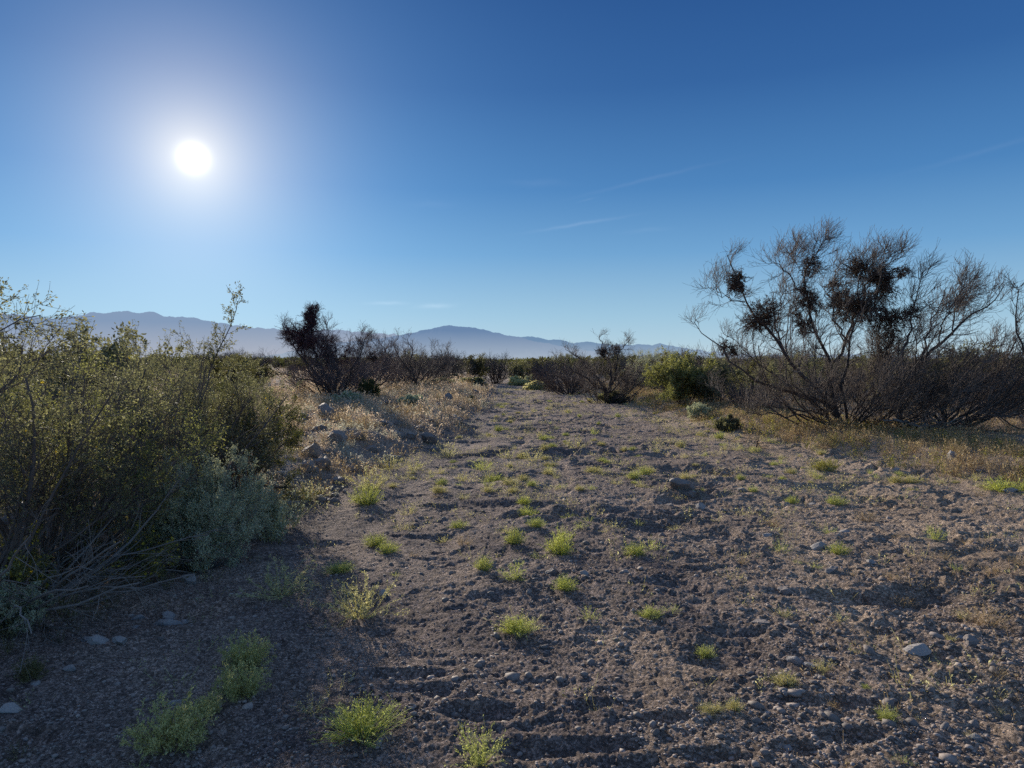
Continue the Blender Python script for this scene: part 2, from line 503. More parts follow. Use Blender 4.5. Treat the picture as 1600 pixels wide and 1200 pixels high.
M = dict(
    bark=bark_mat('mesquite_bark', (0.035, 0.026, 0.024), (0.10, 0.075, 0.066)),
    twig=bark_mat('mesquite_twig', (0.09, 0.068, 0.058), (0.22, 0.17, 0.14), 5),
    darktwig=bark_mat('dark_purple_twig', (0.085, 0.060, 0.062), (0.21, 0.155, 0.145), 5),
    creo_bark=bark_mat('creosote_bark', (0.09, 0.07, 0.06), (0.24, 0.19, 0.165)),
    grey_wood=bark_mat('weathered_wood', (0.16, 0.135, 0.12), (0.36, 0.31, 0.27)),
    mistle=bark_mat('mistletoe_stem', (0.05, 0.032, 0.024), (0.15, 0.095, 0.065), 9),
    mistle_red=bark_mat('reddish_mistletoe_stem', (0.065, 0.030, 0.036), (0.15, 0.070, 0.075), 9),
    creo=leaf_mat('creosote_leaf', (0.155, 0.152, 0.095), (0.30, 0.275, 0.170), 0.47, (1.35, 1.4, .95), var=.8),
    creo_green=leaf_mat('creosote_green_leaf', (0.14, 0.145, 0.095), (0.26, 0.245, 0.155), 0.45, (1.4, 1.4, .9), var=.8),
    creo_gold=leaf_mat('creosote_gold_leaf', (0.175, 0.172, 0.075), (0.34, 0.31, 0.13), 0.48, (1.3, 1.4, .85), var=.8),
    far_olive=leaf_mat('dull_olive_leaf', (0.075, 0.068, 0.042), (0.15, 0.130, 0.070), 0.4),
    creo_dark=leaf_mat('dark_creosote_leaf', (0.075, 0.080, 0.035), (0.13, 0.125, 0.05), 0.4),
    flower=leaf_mat('yellow_flower', (0.55, 0.40, 0.03), (0.75, 0.60, 0.08), 0.4, (1.2, 1.1, 0.8)),
    salt=leaf_mat('saltbush_leaf', (0.40, 0.43, 0.28), (0.62, 0.62, 0.45), 0.35, (1.2, 1.2, 0.95)),
    tuft=leaf_mat('tuft_green', (0.44, 0.48, 0.20), (0.68, 0.68, 0.32), 0.5, (1.25, 1.25, .85)),
    tuft_bright=leaf_mat('tuft_bright_green', (0.50, 0.54, 0.18), (0.74, 0.74, 0.32), 0.5, (1.25, 1.25, .85)),
    tuft_pale=leaf_mat('tuft_pale_green', (0.50, 0.50, 0.27), (0.76, 0.71, 0.45), 0.5, (1.25, 1.2, 0.9)),
    feather=leaf_mat('feathery_green', (0.48, 0.47, 0.20), (0.70, 0.64, 0.32), 0.4, (1.2, 1.2, 0.85)),
    straw=leaf_mat('straw', (0.40, 0.31, 0.18), (0.60, 0.50, 0.32), 0.45, (1.2, 1.1, 0.9)),
    pink=leaf_mat('dry_annual', (0.48, 0.36, 0.26), (0.76, 0.66, 0.53), 0.55, (1.15, 1.1, 1.0)),
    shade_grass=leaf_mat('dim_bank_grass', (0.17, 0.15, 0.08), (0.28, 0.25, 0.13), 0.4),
    olive=leaf_mat('bank_green', (0.26, 0.25, 0.08), (0.42, 0.37, 0.13), 0.5),
    pod=leaf_mat('pale_seed_head', (0.52, 0.50, 0.38), (0.78, 0.75, 0.62), 0.5, (1.1, 1.1, 1.0)),
    rock=rock_mat('grey_stone', (0.18, 0.165, 0.16), (0.38, 0.335, 0.30)),
    rock_dark=rock_mat('dark_stone', (0.13, 0.11, 0.10), (0.30, 0.245, 0.21)),
    pebble=rock_mat('pebble_stone', (0.20, 0.155, 0.135), (0.54, 0.44, 0.37)),
)
GROUND = ground_mat()

# ------------------------------------------------------------------ build the ground sheet
fr_az = np.radians(np.linspace(-50, 50, 1500))            # 0 = straight ahead (+Y)
bk_az = np.radians(np.linspace(50, 310, 150)[1:-1])
AZ = np.concatenate([fr_az, bk_az])
nr1 = 900
RR = np.concatenate([np.geomspace(0.25, 2.0, 40)[:-1], np.geomspace(2.0, 62, nr1), np.geomspace(62, 45000, 110)[1:]])
gx = RR[:, None] * np.sin(AZ)[None]; gy = RR[:, None] * np.cos(AZ)[None]
gz = H(gx.ravel(), gy.ravel()).reshape(gx.shape)
le, re = edges(gx.ravel(), gy.ravel())
bankA = np.maximum(sstep(-0.1, 0.6, le - gx.ravel()), sstep(-0.1, 0.6, gx.ravel() - re))
smA = sstep(.0, .45, fbm(gx.ravel() * 1.25 - .12 * gy.ravel(), gy.ravel() * .22, 3, 56))
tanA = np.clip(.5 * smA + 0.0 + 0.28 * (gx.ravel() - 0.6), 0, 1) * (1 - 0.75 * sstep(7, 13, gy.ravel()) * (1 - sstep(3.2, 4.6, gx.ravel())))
GV = np.stack([gx.ravel(), gy.ravel(), gz.ravel()], -1)
nA = len(AZ); nR = len(RR)
i = np.arange(nR - 1)[:, None] * nA; j = np.arange(nA)[None]; j2 = (j + 1) % nA
GQ = np.stack([i + j, i + nA + j, i + nA + j2, i + j2], -1).reshape(-1, 4)
GV = np.vstack([GV, [[0, 0, h1(0, 0)]]])
cap = np.stack([np.full(nA, len(GV) - 1), np.arange(nA), (np.arange(nA) + 1) % nA], -1)[:, [0, 1, 2]]
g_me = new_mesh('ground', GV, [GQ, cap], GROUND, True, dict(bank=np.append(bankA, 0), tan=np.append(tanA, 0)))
tag(link('ground', g_me), kind='structure')
del GV, GQ


# ------------------------------------------------------------------ mountains
def ridge(name, prof, dist, depth, m, seed, rough):
    prof = np.array(prof, float)
    n = 900
    px = np.linspace(prof[0, 0], prof[-1, 0], n)
    py = np.interp(px, prof[:, 0], prof[:, 1])
    az = np.arctan((px - 800) / F_PX)
    crest = (562 - py) / F_PX * dist / 1.0
    crest = crest + rough * fbm(px * 0.045, px * 0 + seed, 5, seed, 0.62)
    taper_ = np.minimum(sstep(0, 0.06, np.linspace(0, 1, n)), sstep(0, 0.06, np.linspace(1, 0, n)))
    crest = np.maximum(crest * taper_, 5)
    nv = 60
    v = np.linspace(-1, 0.6, nv)
    Yd = dist + v * depth
    U, Vv = np.meshgrid(np.arange(n), v)
    shape = np.where(Vv < 0, (1 + Vv) ** 1.25, 1 - (Vv / 0.6) ** 1.5)
    X = np.tan(az)[None] * dist * np.ones((nv, 1)); Y = Yd[:, None] * np.ones((1, n))
    spur = 1 - np.abs(fbm(X / 700 + Vv * 0.6, Y / 1500, 4, seed + 3, 0.55))
    Z = crest[None] * shape * (1 - (1 - shape) * 0.9 * (1 - spur))
    Z[0] = -20; Z[-1] = -20
    i = np.arange(nv - 1)[:, None] * n; j = np.arange(n - 1)[None]
    q = np.stack([i + j, i + j + 1, i + n + j + 1, i + n + j], -1).reshape(-1, 4)
    o = link(name, new_mesh(name, np.stack([X.ravel(), Y.ravel(), Z.ravel()], -1), [q], m, True))
    tag(o, kind='structure')


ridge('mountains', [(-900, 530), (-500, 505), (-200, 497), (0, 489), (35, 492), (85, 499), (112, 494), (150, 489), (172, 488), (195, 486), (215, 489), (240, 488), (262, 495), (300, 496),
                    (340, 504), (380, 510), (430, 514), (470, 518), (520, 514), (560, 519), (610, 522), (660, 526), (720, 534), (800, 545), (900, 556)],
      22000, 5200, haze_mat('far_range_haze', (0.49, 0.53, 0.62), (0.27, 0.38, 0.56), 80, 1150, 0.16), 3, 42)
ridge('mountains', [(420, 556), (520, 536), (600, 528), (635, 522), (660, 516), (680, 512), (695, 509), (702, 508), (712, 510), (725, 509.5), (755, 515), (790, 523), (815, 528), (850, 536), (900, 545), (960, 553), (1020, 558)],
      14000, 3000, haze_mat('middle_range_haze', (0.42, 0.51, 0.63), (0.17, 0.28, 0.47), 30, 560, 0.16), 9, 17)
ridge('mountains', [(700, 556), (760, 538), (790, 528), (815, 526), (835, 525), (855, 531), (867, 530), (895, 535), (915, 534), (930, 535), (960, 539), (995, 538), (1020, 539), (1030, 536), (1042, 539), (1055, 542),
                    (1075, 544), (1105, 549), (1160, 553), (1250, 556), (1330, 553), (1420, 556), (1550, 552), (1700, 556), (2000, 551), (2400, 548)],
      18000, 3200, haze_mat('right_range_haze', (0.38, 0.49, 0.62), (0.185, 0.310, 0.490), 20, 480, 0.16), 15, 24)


# ------------------------------------------------------------------ plants
def poly_limb(pts, Y, dy, r0, r1, n=14, jit=0.03, rng=R):
    """limb through given directions at forward distance Y (drifting by dy), resampled"""
    W = np.array([at(p[0], p[1], Y + dy * k / (len(pts) - 1)) for k, p in enumerate(pts)])
    s = np.concatenate([[0], np.cumsum(np.linalg.norm(np.diff(W, axis=0), axis=1))])
    t = np.linspace(0, s[-1], n)
    P = np.stack([np.interp(t, s, W[:, k]) for k in range(3)], -1)
    P[1:] += rng.normal(size=(n - 1, 3)) * jit
    return P, np.linspace(r0, r1, n)


def mistletoe(center, rx, rz, dens=1.0, rng=R):
    """ragged ball of crowded stems"""
    g = Geo()
    n = int(210 * dens)
    lob = rng.normal(size=(6, 3)) * .36
    p0 = (lob[rng.integers(0, 6, n)] + rng.normal(size=(n, 3)) * .24) * np.array([rx, rx, rz])
    d = unit(p0 + rng.normal(size=(n, 3)) * rx * 0.6)
    P, Rd = _walk(p0, d, np.full(n, rx * 0.75) * rng.uniform(0.4, 1.5, n), np.full(n, 0.007), 0.02, (0, 0, 0), 0.25, 6, 0.5, 0.004, rng)
    g.add(*tubes(P, Rd, 3))
    P2, R2 = grow(P, Rd, 5, rx * 0.30, 0.1, 1, (20, 60), 0.02, (0, 0, 0), 0.22, 3, 0.8, 0.2, 0.0035, rng=rng)
    g.add(*tubes(P2, R2, 3))
    g.add(*leaves(P2, 1.6, 0.030, 0.0, 0.4, 0.3, 0.012, rng=rng))
    for k in range(len(g.V)):
        g.V[k] = g.V[k] + center
    return g


# ---- the big mesquite on the right bank
TY = 14.6
base_px = (1330, 664)
base = at(base_px[0], base_px[1], TY); base[2] = h1(base[0], base[1])
LB = [  # limbs of the left and middle trunks
    ([(1312, 668), (1280, 645), (1220, 635), (1160, 622), (1108, 605)], .4, .03, .006),
    ([(1314, 668), (1270, 628), (1215, 590), (1170, 556), (1138, 522)], 1.0, .035, .006),
    ([(1325, 668), (1342, 640), (1362, 610), (1372, 580), (1388, 545)], .8, .035, .006),
    ([(1320, 668), (1352, 650), (1392, 636), (1436, 604)], -.6, .035, .007),
    ([(1310, 668), (1262, 650), (1210, 652), (1170, 645)], -.9, .03, .006),
    ([(1318, 668), (1280, 640), (1240, 600), (1215, 560)], -1.2, .03, .006),
    ([(1322, 668), (1303, 640), (1297, 589), (1303, 566), (1290, 550), (1275, 520), (1265, 495), (1262, 470), (1257, 450), (1256, 432), (1264, 415), (1274, 400), (1284, 385)], 0.3, .062, .010),
    ([(1303, 566), (1318, 545), (1325, 522), (1338, 496), (1346, 470), (1352, 450), (1366, 430), (1388, 414), (1410, 398)], 0.6, .042, .009),
    ([(1328, 668), (1320, 630), (1318, 600), (1315, 578), (1330, 556), (1327, 535), (1334, 512), (1345, 490), (1362, 466), (1374, 440), (1380, 410)], -0.5, .045, .010),
    ([(1318, 668), (1295, 630), (1270, 603), (1245, 577), (1225, 548), (1203, 522), (1185, 494), (1164, 472), (1155, 448), (1147, 425), (1138, 400)], -0.8, .065, .010),
    ([(1225, 548), (1215, 520), (1216, 492), (1222, 465), (1232, 440)], 0.5, .028, .007),
    ([(1316, 668), (1285, 628), (1230, 612), (1180, 596), (1145, 568), (1131, 547), (1103, 526), (1084, 506)], 1.2, .055, .008),
    ([(1262, 470), (1246, 452), (1232, 430), (1212, 412), (1202, 398)], -0.4, .022, .006),
    ([(1275, 520), (1258, 510), (1244, 486), (1236, 468)], 0.5, .022, .006),
    ([(1327, 535), (1305, 505), (1300, 470), (1302, 443), (1308, 422), (1318, 408)], 0.9, .028, .006),
    ([(1256, 432), (1245, 410), (1238, 396)], 0.4, .015, .005),
    ([(1264, 415), (1274, 398), (1284, 382)], -0.3, .015, .005),
    ([(1346, 470), (1340, 445), (1350, 420), (1362, 402)], 0.3, .02, .006),
    ([(1366, 430), (1382, 408), (1394, 394)], -.3, .015, .005),
    ([(1164, 472), (1140, 468), (1122, 455), (1112, 440)], 0.4, .018, .005),
]
LBR = [  # limbs of the trunk further right
    ([(1400, 666), (1405, 640), (1413, 618), (1415, 581), (1439, 567), (1464, 541), (1487, 524), (1501, 507), (1524, 490), (1547, 479), (1561, 462), (1569, 447)], 0.2, .065, .009),
    ([(1415, 581), (1404, 571), (1390, 564), (1370, 550), (1360, 520)], 0.5, .03, .008),
    ([(1415, 581), (1412, 548), (1420, 515), (1428, 480), (1440, 450), (1452, 425)], -0.6, .035, .008),
    ([(1439, 567), (1448, 535), (1455, 505), (1470, 475), (1482, 450)], 0.6, .028, .007),
    ([(1487, 524), (1490, 495), (1502, 470), (1520, 445)], 0.4, .02, .006),
    ([(1464, 541), (1470, 510), (1488, 480), (1500, 455), (1512, 430)], -0.5, .022, .006),
    ([(1405, 640), (1440, 622), (1475, 606), (1510, 590), (1530, 560)], -0.8, .04, .008),
]
LBL = [  # the low spreading tree at the edge
    ([(1478, 668), (1473, 635), (1495, 615), (1518, 603), (1552, 584), (1580, 552), (1598, 515)], -0.2, .055, .008),
    ([(1480, 668), (1450, 640), (1430, 622), (1415, 600), (1425, 570)], 0.7, .04, .008),
    ([(1482, 668), (1510, 645), (1560, 632), (1610, 620), (1660, 590)], -0.6, .05, .008),
    ([(1482, 668), (1505, 628), (1530, 590), (1540, 560), (1560, 530)], 0.8, .04, .008),
    ([(1482, 668), (1540, 650), (1590, 648), (1650, 640), (1700, 620)], 0.5, .05, .009),
]


def mesquite(name, limbs, Y, low, tipscale, mist, label, group=None, bias=(0.06, 0, 0.05), seed=1, barkm='bark', twigm='twig', dens=1.0, mm='mistle'):
    rng = np.random.default_rng(seed)
    P0 = []; R0 = []
    for pts, dy, a, b in limbs:
        P, Rd = poly_limb(pts, Y, dy, a, b, rng=rng)
        P0.append(P); R0.append(Rd * .8)
    P0 = np.array(P0); R0 = np.array(R0)
    o0 = P0[0, 0].copy(); o0[2] = h1(o0[0], o0[1])
    # limbs that start at the ground end in it
    for k in range(len(P0)):
        if P0[k, 0, 2] < o0[2] + 0.35:
            P0[k, 0, 2] = h1(P0[k, 0, 0], P0[k, 0, 1]) - 0.08
    root = tag(link(name, None, loc=o0), label, 'tree', group)
    g = Geo(); g.add(*tubes(P0 - o0, R0, 7))
    nlow, llow = low
    llow *= .85
    Pl, Rl = fan(nlow, llow, (3, 50), .019, 0.045, 0.10, 14, 0.6, .005, 0.4, bias, rng=rng)
    Pl[..., 2] = np.maximum(Pl[..., 2], .03 + .03 * np.arange(Pl.shape[1]) / 14)
    g.add(*tubes(Pl, Rl, 5))
    link('trunk', g.mesh('trunk', M[barkm], True), root)
    P0 = P0 - o0
    PA = np.concatenate([P0, Pl]); RA = np.concatenate([R0, Rl])
    s = tipscale
    g = Geo()
    P1, R1 = grow(P0, R0, 15 * dens, 0.80 * s, 0.12, 1, (25, 70), 0.035, bias, 0.16, 9, 0.45, 0.72, 0.0055, rng=rng)
    Pb, Rb = grow(Pl, Rl, 5, 0.80 * s, 0.2, 1, (20, 60), 0.05, bias, 0.16, 9, 0.45, 0.5, 0.0055, rng=rng)
    P1 = np.concatenate([P1, Pb]); R1 = np.concatenate([R1, Rb])
    P2, R2 = grow(P1, R1, 6, 0.42 * s, 0.15, 1, (18, 55), 0.06, bias, 0.14, 7, 0.55, 0.3, 0.0042, rng=rng)
    P3, R3 = grow(P2, R2, 3.2, 0.27 * s, 0.1, 1, (18, 55), 0.05, bias, 0.16, 5, 0.6, 0.2, 0.0030, rng=rng)
    g.add(*tubes(P1, R1, 4)); g.add(*tubes(P2, R2, 3)); g.add(*tubes(P3, R3, 3))
    link('crown', g.mesh('crown', M[twigm]), root)
    for (px, py, rx, rz, dn, dy) in mist:
        c = at(px, py, Y + dy)
        k = (Y + dy) / F_PX
        me = mistletoe(np.zeros(3), rx * k, rz * k, dn, rng).mesh('mistletoe_clump', M[mm])
        link('mistletoe_clump', me, root, c - o0)
    return root


mesquite('mesquite_tree', LB, TY, (34, 2.55), 0.92,
         [(1158, 438, 15, 15, 0.9, -.6), (1195, 500, 25, 20, 1.3, -.5), (1262, 470, 17, 17, 0.9, .15), (1267, 418, 13, 13, .5, .25), (1258, 512, 12, 10, .6, .3), (1302, 443, 12, 10, .4, .9),
          (1360, 442, 26, 24, 1.9, .3), (1350, 486, 30, 20, 1.3, .1), (1318, 474, 24, 28, 1.1, .5), (1386, 500, 23, 19, 1.2, .0), (1404, 422, 9, 7, .4, .2), (1138, 548, 10, 12, .5, .9), (1385, 430, 15, 15, .8, .1)],
         'tall bare mesquite tree full of round dark mistletoe clumps on the bank', seed=5)
mesquite('mesquite_tree', LBR, TY - 0.2, (16, 2.2), 0.92, [(1386, 552, 20, 15, .35, .3)],
         'bare mesquite tree with long limb sweeping up to one side beside the mistletoe tree', seed=6, dens=1.3, bias=(0.07, 0, 0.04))
mesquite('mesquite_tree', LBL, TY - 0.5, (22, 2.4), 0.9, [],
         'low sprawling bare mesquite with black limbs near the ground past the dead branches', seed=7, bias=(0.04, 0, 0.05))
# the branch that leans in from a tree beyond the edge
mesquite('mesquite_tree', [([(1690, 668), (1660, 620), (1615, 580), (1592, 535), (1583, 500), (1588, 470), (1584, 440)], .2, .05, .006),
                           ([(1692, 668), (1700, 600), (1680, 540), (1665, 480)], .3, .05, .01),
                           ([(1694, 668), (1740, 610), (1760, 560), (1770, 520)], .3, .05, .01)], TY - 1.6, (10, 2.0), .8, [],
         'bare mesquite cut off by the edge, one thin curved branch arching into view', seed=8, bias=(0, 0, 0.05))

# ---- mesquite with reddish mistletoe, left middle distance
mesquite('mesquite_tree',
         [([(520, 612), (512, 590), (498, 568), (490, 548), (486, 525), (487, 500), (489, 485)], .2, .08, .012),
          ([(518, 612), (500, 590), (478, 565), (462, 545), (448, 525), (440, 508)], .5, .06, .01),
          ([(524, 612), (528, 585), (520, 560), (512, 535), (512, 505)], -.5, .05, .01),
          ([(528, 612), (545, 585), (560, 560), (568, 535), (582, 515)], .4, .05, .01),
          ([(516, 612), (490, 595), (460, 590), (442, 585)], -.4, .04, .01)],
         24.0, (46, 2.15), 0.75,
         [(486, 492, 10, 12, 1.8, .2), (485, 509, 9, 11, 1.3, .2), (463, 523, 18, 12, 1.5, .4), (482, 528, 20, 13, 1.8, .2), (470, 538, 15, 9, 1.2, .3), (504, 545, 20, 15, 1.3, 0), (520, 560, 22, 16, 1.2, 0)],
         'dark bushy mesquite topped by a round reddish mistletoe ball on the far rocky bank', seed=21, twigm='darktwig', bias=(0, 0, 0.02), dens=1.7, mm='mistle_red')
mesquite('mesquite_tree',
         [([(575, 605), (562, 585), (572, 562), (590, 548), (578, 530)], .2, .05, .01), ([(580, 605), (600, 580), (608, 555), (590, 535)], .3, .04, .01),
          ([(585, 605), (610, 585), (600, 560), (612, 540)], -.3, .04, .01)], 27.5, (26, 2.1), 0.8, [(580, 558, 6, 6, .7, .1)],
         'brownish bare mesquite shrub touching the reddish mistletoe tree', seed=22, twigm='darktwig', bias=(0, 0, 0.02))
mesquite('mesquite_tree',
         [([(648, 600), (640, 580), (625, 560), (615, 540), (622, 522)], .2, .07, .01), ([(650, 600), (655, 575), (672, 558), (680, 540)], .3, .05, .01),
          ([(652, 600), (640, 570), (645, 545), (636, 530)], -.4, .05, .01), ([(652, 600), (670, 578), (690, 560), (700, 545)], -.4, .05, .01)], 31, (26, 2.0), 0.8, [],
         'greyish bare mesquite with wide thin crown above the dark green shrubs', seed=23, bias=(0.02, 0, 0.03))
mesquite('mesquite_tree',
         [([(950, 614), (955, 590), (952, 560), (940, 540), (935, 522)], .2, .07, .01), ([(948, 614), (930, 585), (905, 560), (885, 545)], .3, .06, .01),
          ([(952, 614), (962, 585), (965, 550), (985, 530)], -.4, .05, .01), ([(946, 614), (915, 590), (890, 575), (868, 560)], -.4, .05, .01),
          ([(954, 614), (975, 590), (1000, 580), (1025, 590)], .4, .04, .01)], 26.0, (30, 1.9), 0.75, [(957, 551, 11, 12, .9, .1), (940, 549, 8, 5, .4, .1)],
         'bare mesquite with one small dark clump in its top, beyond the gravel wash', seed=24, bias=(0.02, 0, 0.04), dens=1.2)


# ---- bush builder
def bush(name, label, cat, loc, Hm, leafm, barkm, seed, nst=22, elev=(35, 85), lsize=0.016, per3=7, spread=1.0, kids=(10, 6), group=None, flower=0, wig=0.09, fall=0.3, lt0=0.0, tip=1.0, sc=(1, 1, 1), rz=0, mix=None, stem_r=0.016, bias=(0, 0, 0), az=None, up=0.05):
    rng = np.random.default_rng(seed)
    Hm = Hm * 0.74
    per3 = per3 * 1.45
    root = tag(link(name, None, loc=loc, rz=rz, s=sc), label, cat, group)
    P0, R0 = fan(nst, Hm, elev, stem_r, up * 0.6, wig, 10, 0.22 * Hm * spread, .004, .3, bias, az, rng=rng)
    near = name == 'creosote_bush' and loc[1] < 12.5
    if near: kids = (kids[0] * 1.15, kids[1])
    P1, R1 = grow(P0, R0, kids[0], 0.34 * Hm * tip, 0.38 if near else 0.25, 1, (18, 50), up, (0, 0, 0), 0.13, 7, 0.5, fall, .0022, rng=rng)
    e_ = P1[:, -1]
    leafy = (perlin(e_[:, 0] * 2.6 + seed, e_[:, 2] * 2.6 + e_[:, 1] * 1.9, seed) + .22 * rng.normal(size=len(P1)) > -.12) if near else np.ones(len(P1), bool)
    P2, R2 = grow(P1[leafy], R1[leafy], kids[1] * (1.35 if near else 1), 0.14 * Hm * tip, 0.2, 1, (18, 55), up * 0.6, (0, 0, 0), 0.15, 4, 0.6, 0.2, .0013, rng=rng)
    g = Geo(); g.add(*tubes(P0, R0, 5)); g.add(*tubes(P1, R1, 3)); g.add(*tubes(P2, R2, 3))
    link('branches', g.mesh('branches', M[barkm]), root)
    if leafm:
        g = Geo(); g.add(*leaves(P2, per3, lsize, lt0 or (.35 if near else 0), 0.5, 0.5, lsize * 0.5, rng=rng)); g.add(*leaves(P1[leafy], per3 * 1.2, lsize, 0.5, 0.5, 0.5, lsize * 0.6, rng=rng))
        link('foliage', g.mesh('foliage', M[leafm]), root)
    if flower:
        g = Geo(); g.add(*leaves(P2, flower, lsize * 1.3, 0.7, 0.9, 0.2, lsize * 0.6, rng=rng))
        tag(link('flowers', g.mesh('flowers', M['flower']), root), kind='stuff')
    return root


def gpos(px, Y):
    """ground point at forward distance Y under image column px"""
    x = (px - 800) / F_PX * Y
    return np.array([x, Y, h1(x, Y)])


CB = 'creosote_bush'
# near left bank
bush(CB, 'creosote with gold-flecked leaves and twigs reaching over the edge of the view', 'shrub', gpos(-80, 4.3), 1.68, 'creo', 'creo_bark', 31, 26, (30, 82), 0.017, 7, kids=(12, 7), flower=0.02)
bush(CB, 'olive creosote with dark V-shaped stems behind the grey saltbush', 'shrub', gpos(205, 6.3), 1.85, 'creo_green', 'creo_bark', 32, 34, (38, 80), 0.016, 8, kids=(12, 7), flower=0.012)
bush(CB, 'creosote with one tall leafy shoot standing above its crown', 'shrub', gpos(300, 7.2), 1.45, 'creo_green', 'creo_bark', 33, 24, (35, 80), 0.017, 8, kids=(11, 7), flower=0.012)
bush(CB, 'dark creosote nearest the sunlit dry plants of the rocky bank', 'shrub', gpos(372, 7.9), 1.2, 'creo_dark', 'creo_bark', 34, 34, (25, 82), 0.018, 11, kids=(12, 8), wig=.13, sc=(.72, .72, 1.05))
bush(CB, 'golden green creosote mass low beside the flowering sprays', 'shrub', gpos(70, 5.1), 1.5, 'creo_gold', 'creo_bark', 35, 26, (28, 80), 0.016, 8, kids=(11, 7), flower=0.03)
bush(CB, 'brown-green creosote behind the gold-flecked one', 'shrub', gpos(85, 7.8), 1.8, 'creo', 'creo_bark', 36, 26, (40, 82), 0.018, 8, kids=(11, 7))
bush(CB, 'creosote standing at the back of the thicket under the far ridge', 'shrub', gpos(225, 9.8), 1.75, 'creo', 'creo_bark', 37, 26, (40, 82), 0.020, 8, kids=(11, 6))
bush(CB, 'small olive creosote at the back corner of the thicket', 'shrub', gpos(350, 12), 1.3, 'creo', 'creo_bark', 38, 24, (35, 80), 0.024, 8, kids=(11, 6))
bush(CB, 'far creosote showing between the leaning bare twigs', 'shrub', gpos(-20, 11), 1.8, 'creo', 'creo_bark', 39, 24, (35, 80), 0.022, 8, kids=(11, 6))
bush(CB, 'yellow-flowering creosote sprays hanging over bare grey branches', 'shrub', gpos(110, 4.75), 0.72, 'creo_gold', 'grey_wood', 40, 16, (5, 60), 0.016, 11, kids=(6, 7), flower=0.9, lt0=0.2, stem_r=.009)
bush('dead_shrub', 'tangle of bare grey branches arching low over the shaded bank', 'shrub', gpos(10, 4.3), 1.25, None, 'grey_wood', 41, 40, (2, 40), kids=(6, 3), wig=.16, stem_r=.012, up=-0.03)
bush('dead_shrub', 'thin dry brown twiggy shrub between the saltbush and the creosotes', 'shrub', gpos(235, 5.9), 0.85, 'pink', 'grey_wood', 42, 26, (45, 88), 0.012, 1.5, kids=(8, 5), stem_r=.006)
bush('saltbush', 'rounded grey-green saltbush at the edge of the wash', 'shrub', gpos(300, 5.5), 1.0, 'salt', 'grey_wood', 43, 60, (15, 86), 0.016, 11, kids=(12, 7), stem_r=.006, tip=.8, sc=(.8, .8, 1))
bush('saltbush', 'small dark saltbush tucked against the big grey-green one', 'shrub', gpos(395, 6.6), 0.50, 'salt', 'grey_wood', 44, 36, (25, 86), 0.014, 7, kids=(9, 6), stem_r=.004)
bush('saltbush', 'low grey saltbush at the very edge of the frame above the pale stone', 'shrub', gpos(-15, 3.95), 0.34, 'salt', 'grey_wood', 45, 36, (25, 86), 0.014, 8, kids=(8, 5), stem_r=.004)

# the tall shoot and the leaning twigs of the left edge
def shoot(name, label, pts, Y, dy, leafm, seed, r0=.012, L=.3, per=26, lper=9, ls=.02, cat='shrub', t0=0.35):
    rng = np.random.default_rng(seed)
    P, Rd = poly_limb(pts, Y, dy, r0, .003, 16, .012, rng)
    o0 = P[0].copy(); o0[2] = h1(o0[0], o0[1]); P[0, 2] = o0[2] - .05
    root = tag(link(name, None, loc=o0), label, cat)
    P = P - o0; P = P[None]; Rd = Rd[None]
    P1, R1 = grow(P, Rd, per, L, t0, 1, (25, 60), 0.05, (0, 0, 0), .14, 6, .5, .4, .002, rng=rng)
    P2, R2 = grow(P1, R1, 5, L * .4, .2, 1, (20, 55), 0.03, (0, 0, 0), .15, 4, .6, .2, .0014, rng=rng)
    g = Geo(); g.add(*tubes(P, Rd, 6)); g.add(*tubes(P1, R1, 3)); g.add(*tubes(P2, R2, 3))
    link('branches', g.mesh('branches', M['creo_bark']), root)
    g = Geo(); g.add(*leaves(P2, lper, ls, 0, .5, .5, .008, rng=rng)); g.add(*leaves(P1, lper, ls, .5, .5, .5, .008, rng=rng))
    link('foliage', g.mesh('foliage', M[leafm]), root)
    return root


shoot(CB, 'single slender creosote stem rising highest above the thicket', [(250, 745), (285, 690), (310, 640), (325, 590), (345, 545), (358, 510), (370, 482), (376, 470)], 6.8, -.2, 'creo_green', 51, L=.22)
shoot(CB, 'leaning creosote branch with sparse leaves against the far ridge', [(-40, 800), (-30, 640), (0, 610), (45, 568), (70, 556), (95, 540)], 4.2, .4, 'creo', 52, .016, .5, 24, 8)
shoot(CB, 'creosote branch crossing the sky at the very edge of the view', [(-160, 800), (-120, 600), (-60, 540), (-10, 520), (30, 500), (55, 485)], 4.0, .3, 'creo', 53, .014, .42, 26, 8)
shoot(CB, 'leafy creosote tip cut off by the frame edge, highest at that side', [(-140, 800), (-90, 600), (-50, 530), (-20, 490), (-4, 455)], 4.1, .3, 'creo_green', 54, .012, .24, 30, 12)

# right side
bush(CB, 'bright olive creosote with a dense round crown left of the mistletoe tree', 'shrub', gpos(1064, 22.0), 1.7, 'creo_gold', 'creo_bark', 61, 34, (30, 84), 0.045, 10, kids=(12, 7))
bush(CB, 'dark olive creosote half hidden beside the bright olive one', 'shrub', gpos(1120, 22.0), 1.45, 'creo', 'creo_bark', 62, 30, (30, 84), 0.042, 7, kids=(11, 7))
bush(CB, 'olive creosote seen through the twigs of the long-limbed mesquite', 'shrub', gpos(1410, 21), 1.75, 'creo', 'creo_bark', 63, 28, (35, 84), 0.04, 8, kids=(11, 7))
bush(CB, 'pale green creosote seen through the mistletoe tree', 'shrub', gpos(1230, 22), 1.7, 'creo', 'creo_bark', 64, 28, (35, 84), 0.04, 6, kids=(11, 7))
bush(CB, 'wispy grey-green creosote rising behind the bright olive one', 'shrub', gpos(1022, 31), 2.0, 'salt', 'creo_bark', 65, 20, (50, 86), 0.04, 5, kids=(10, 6))
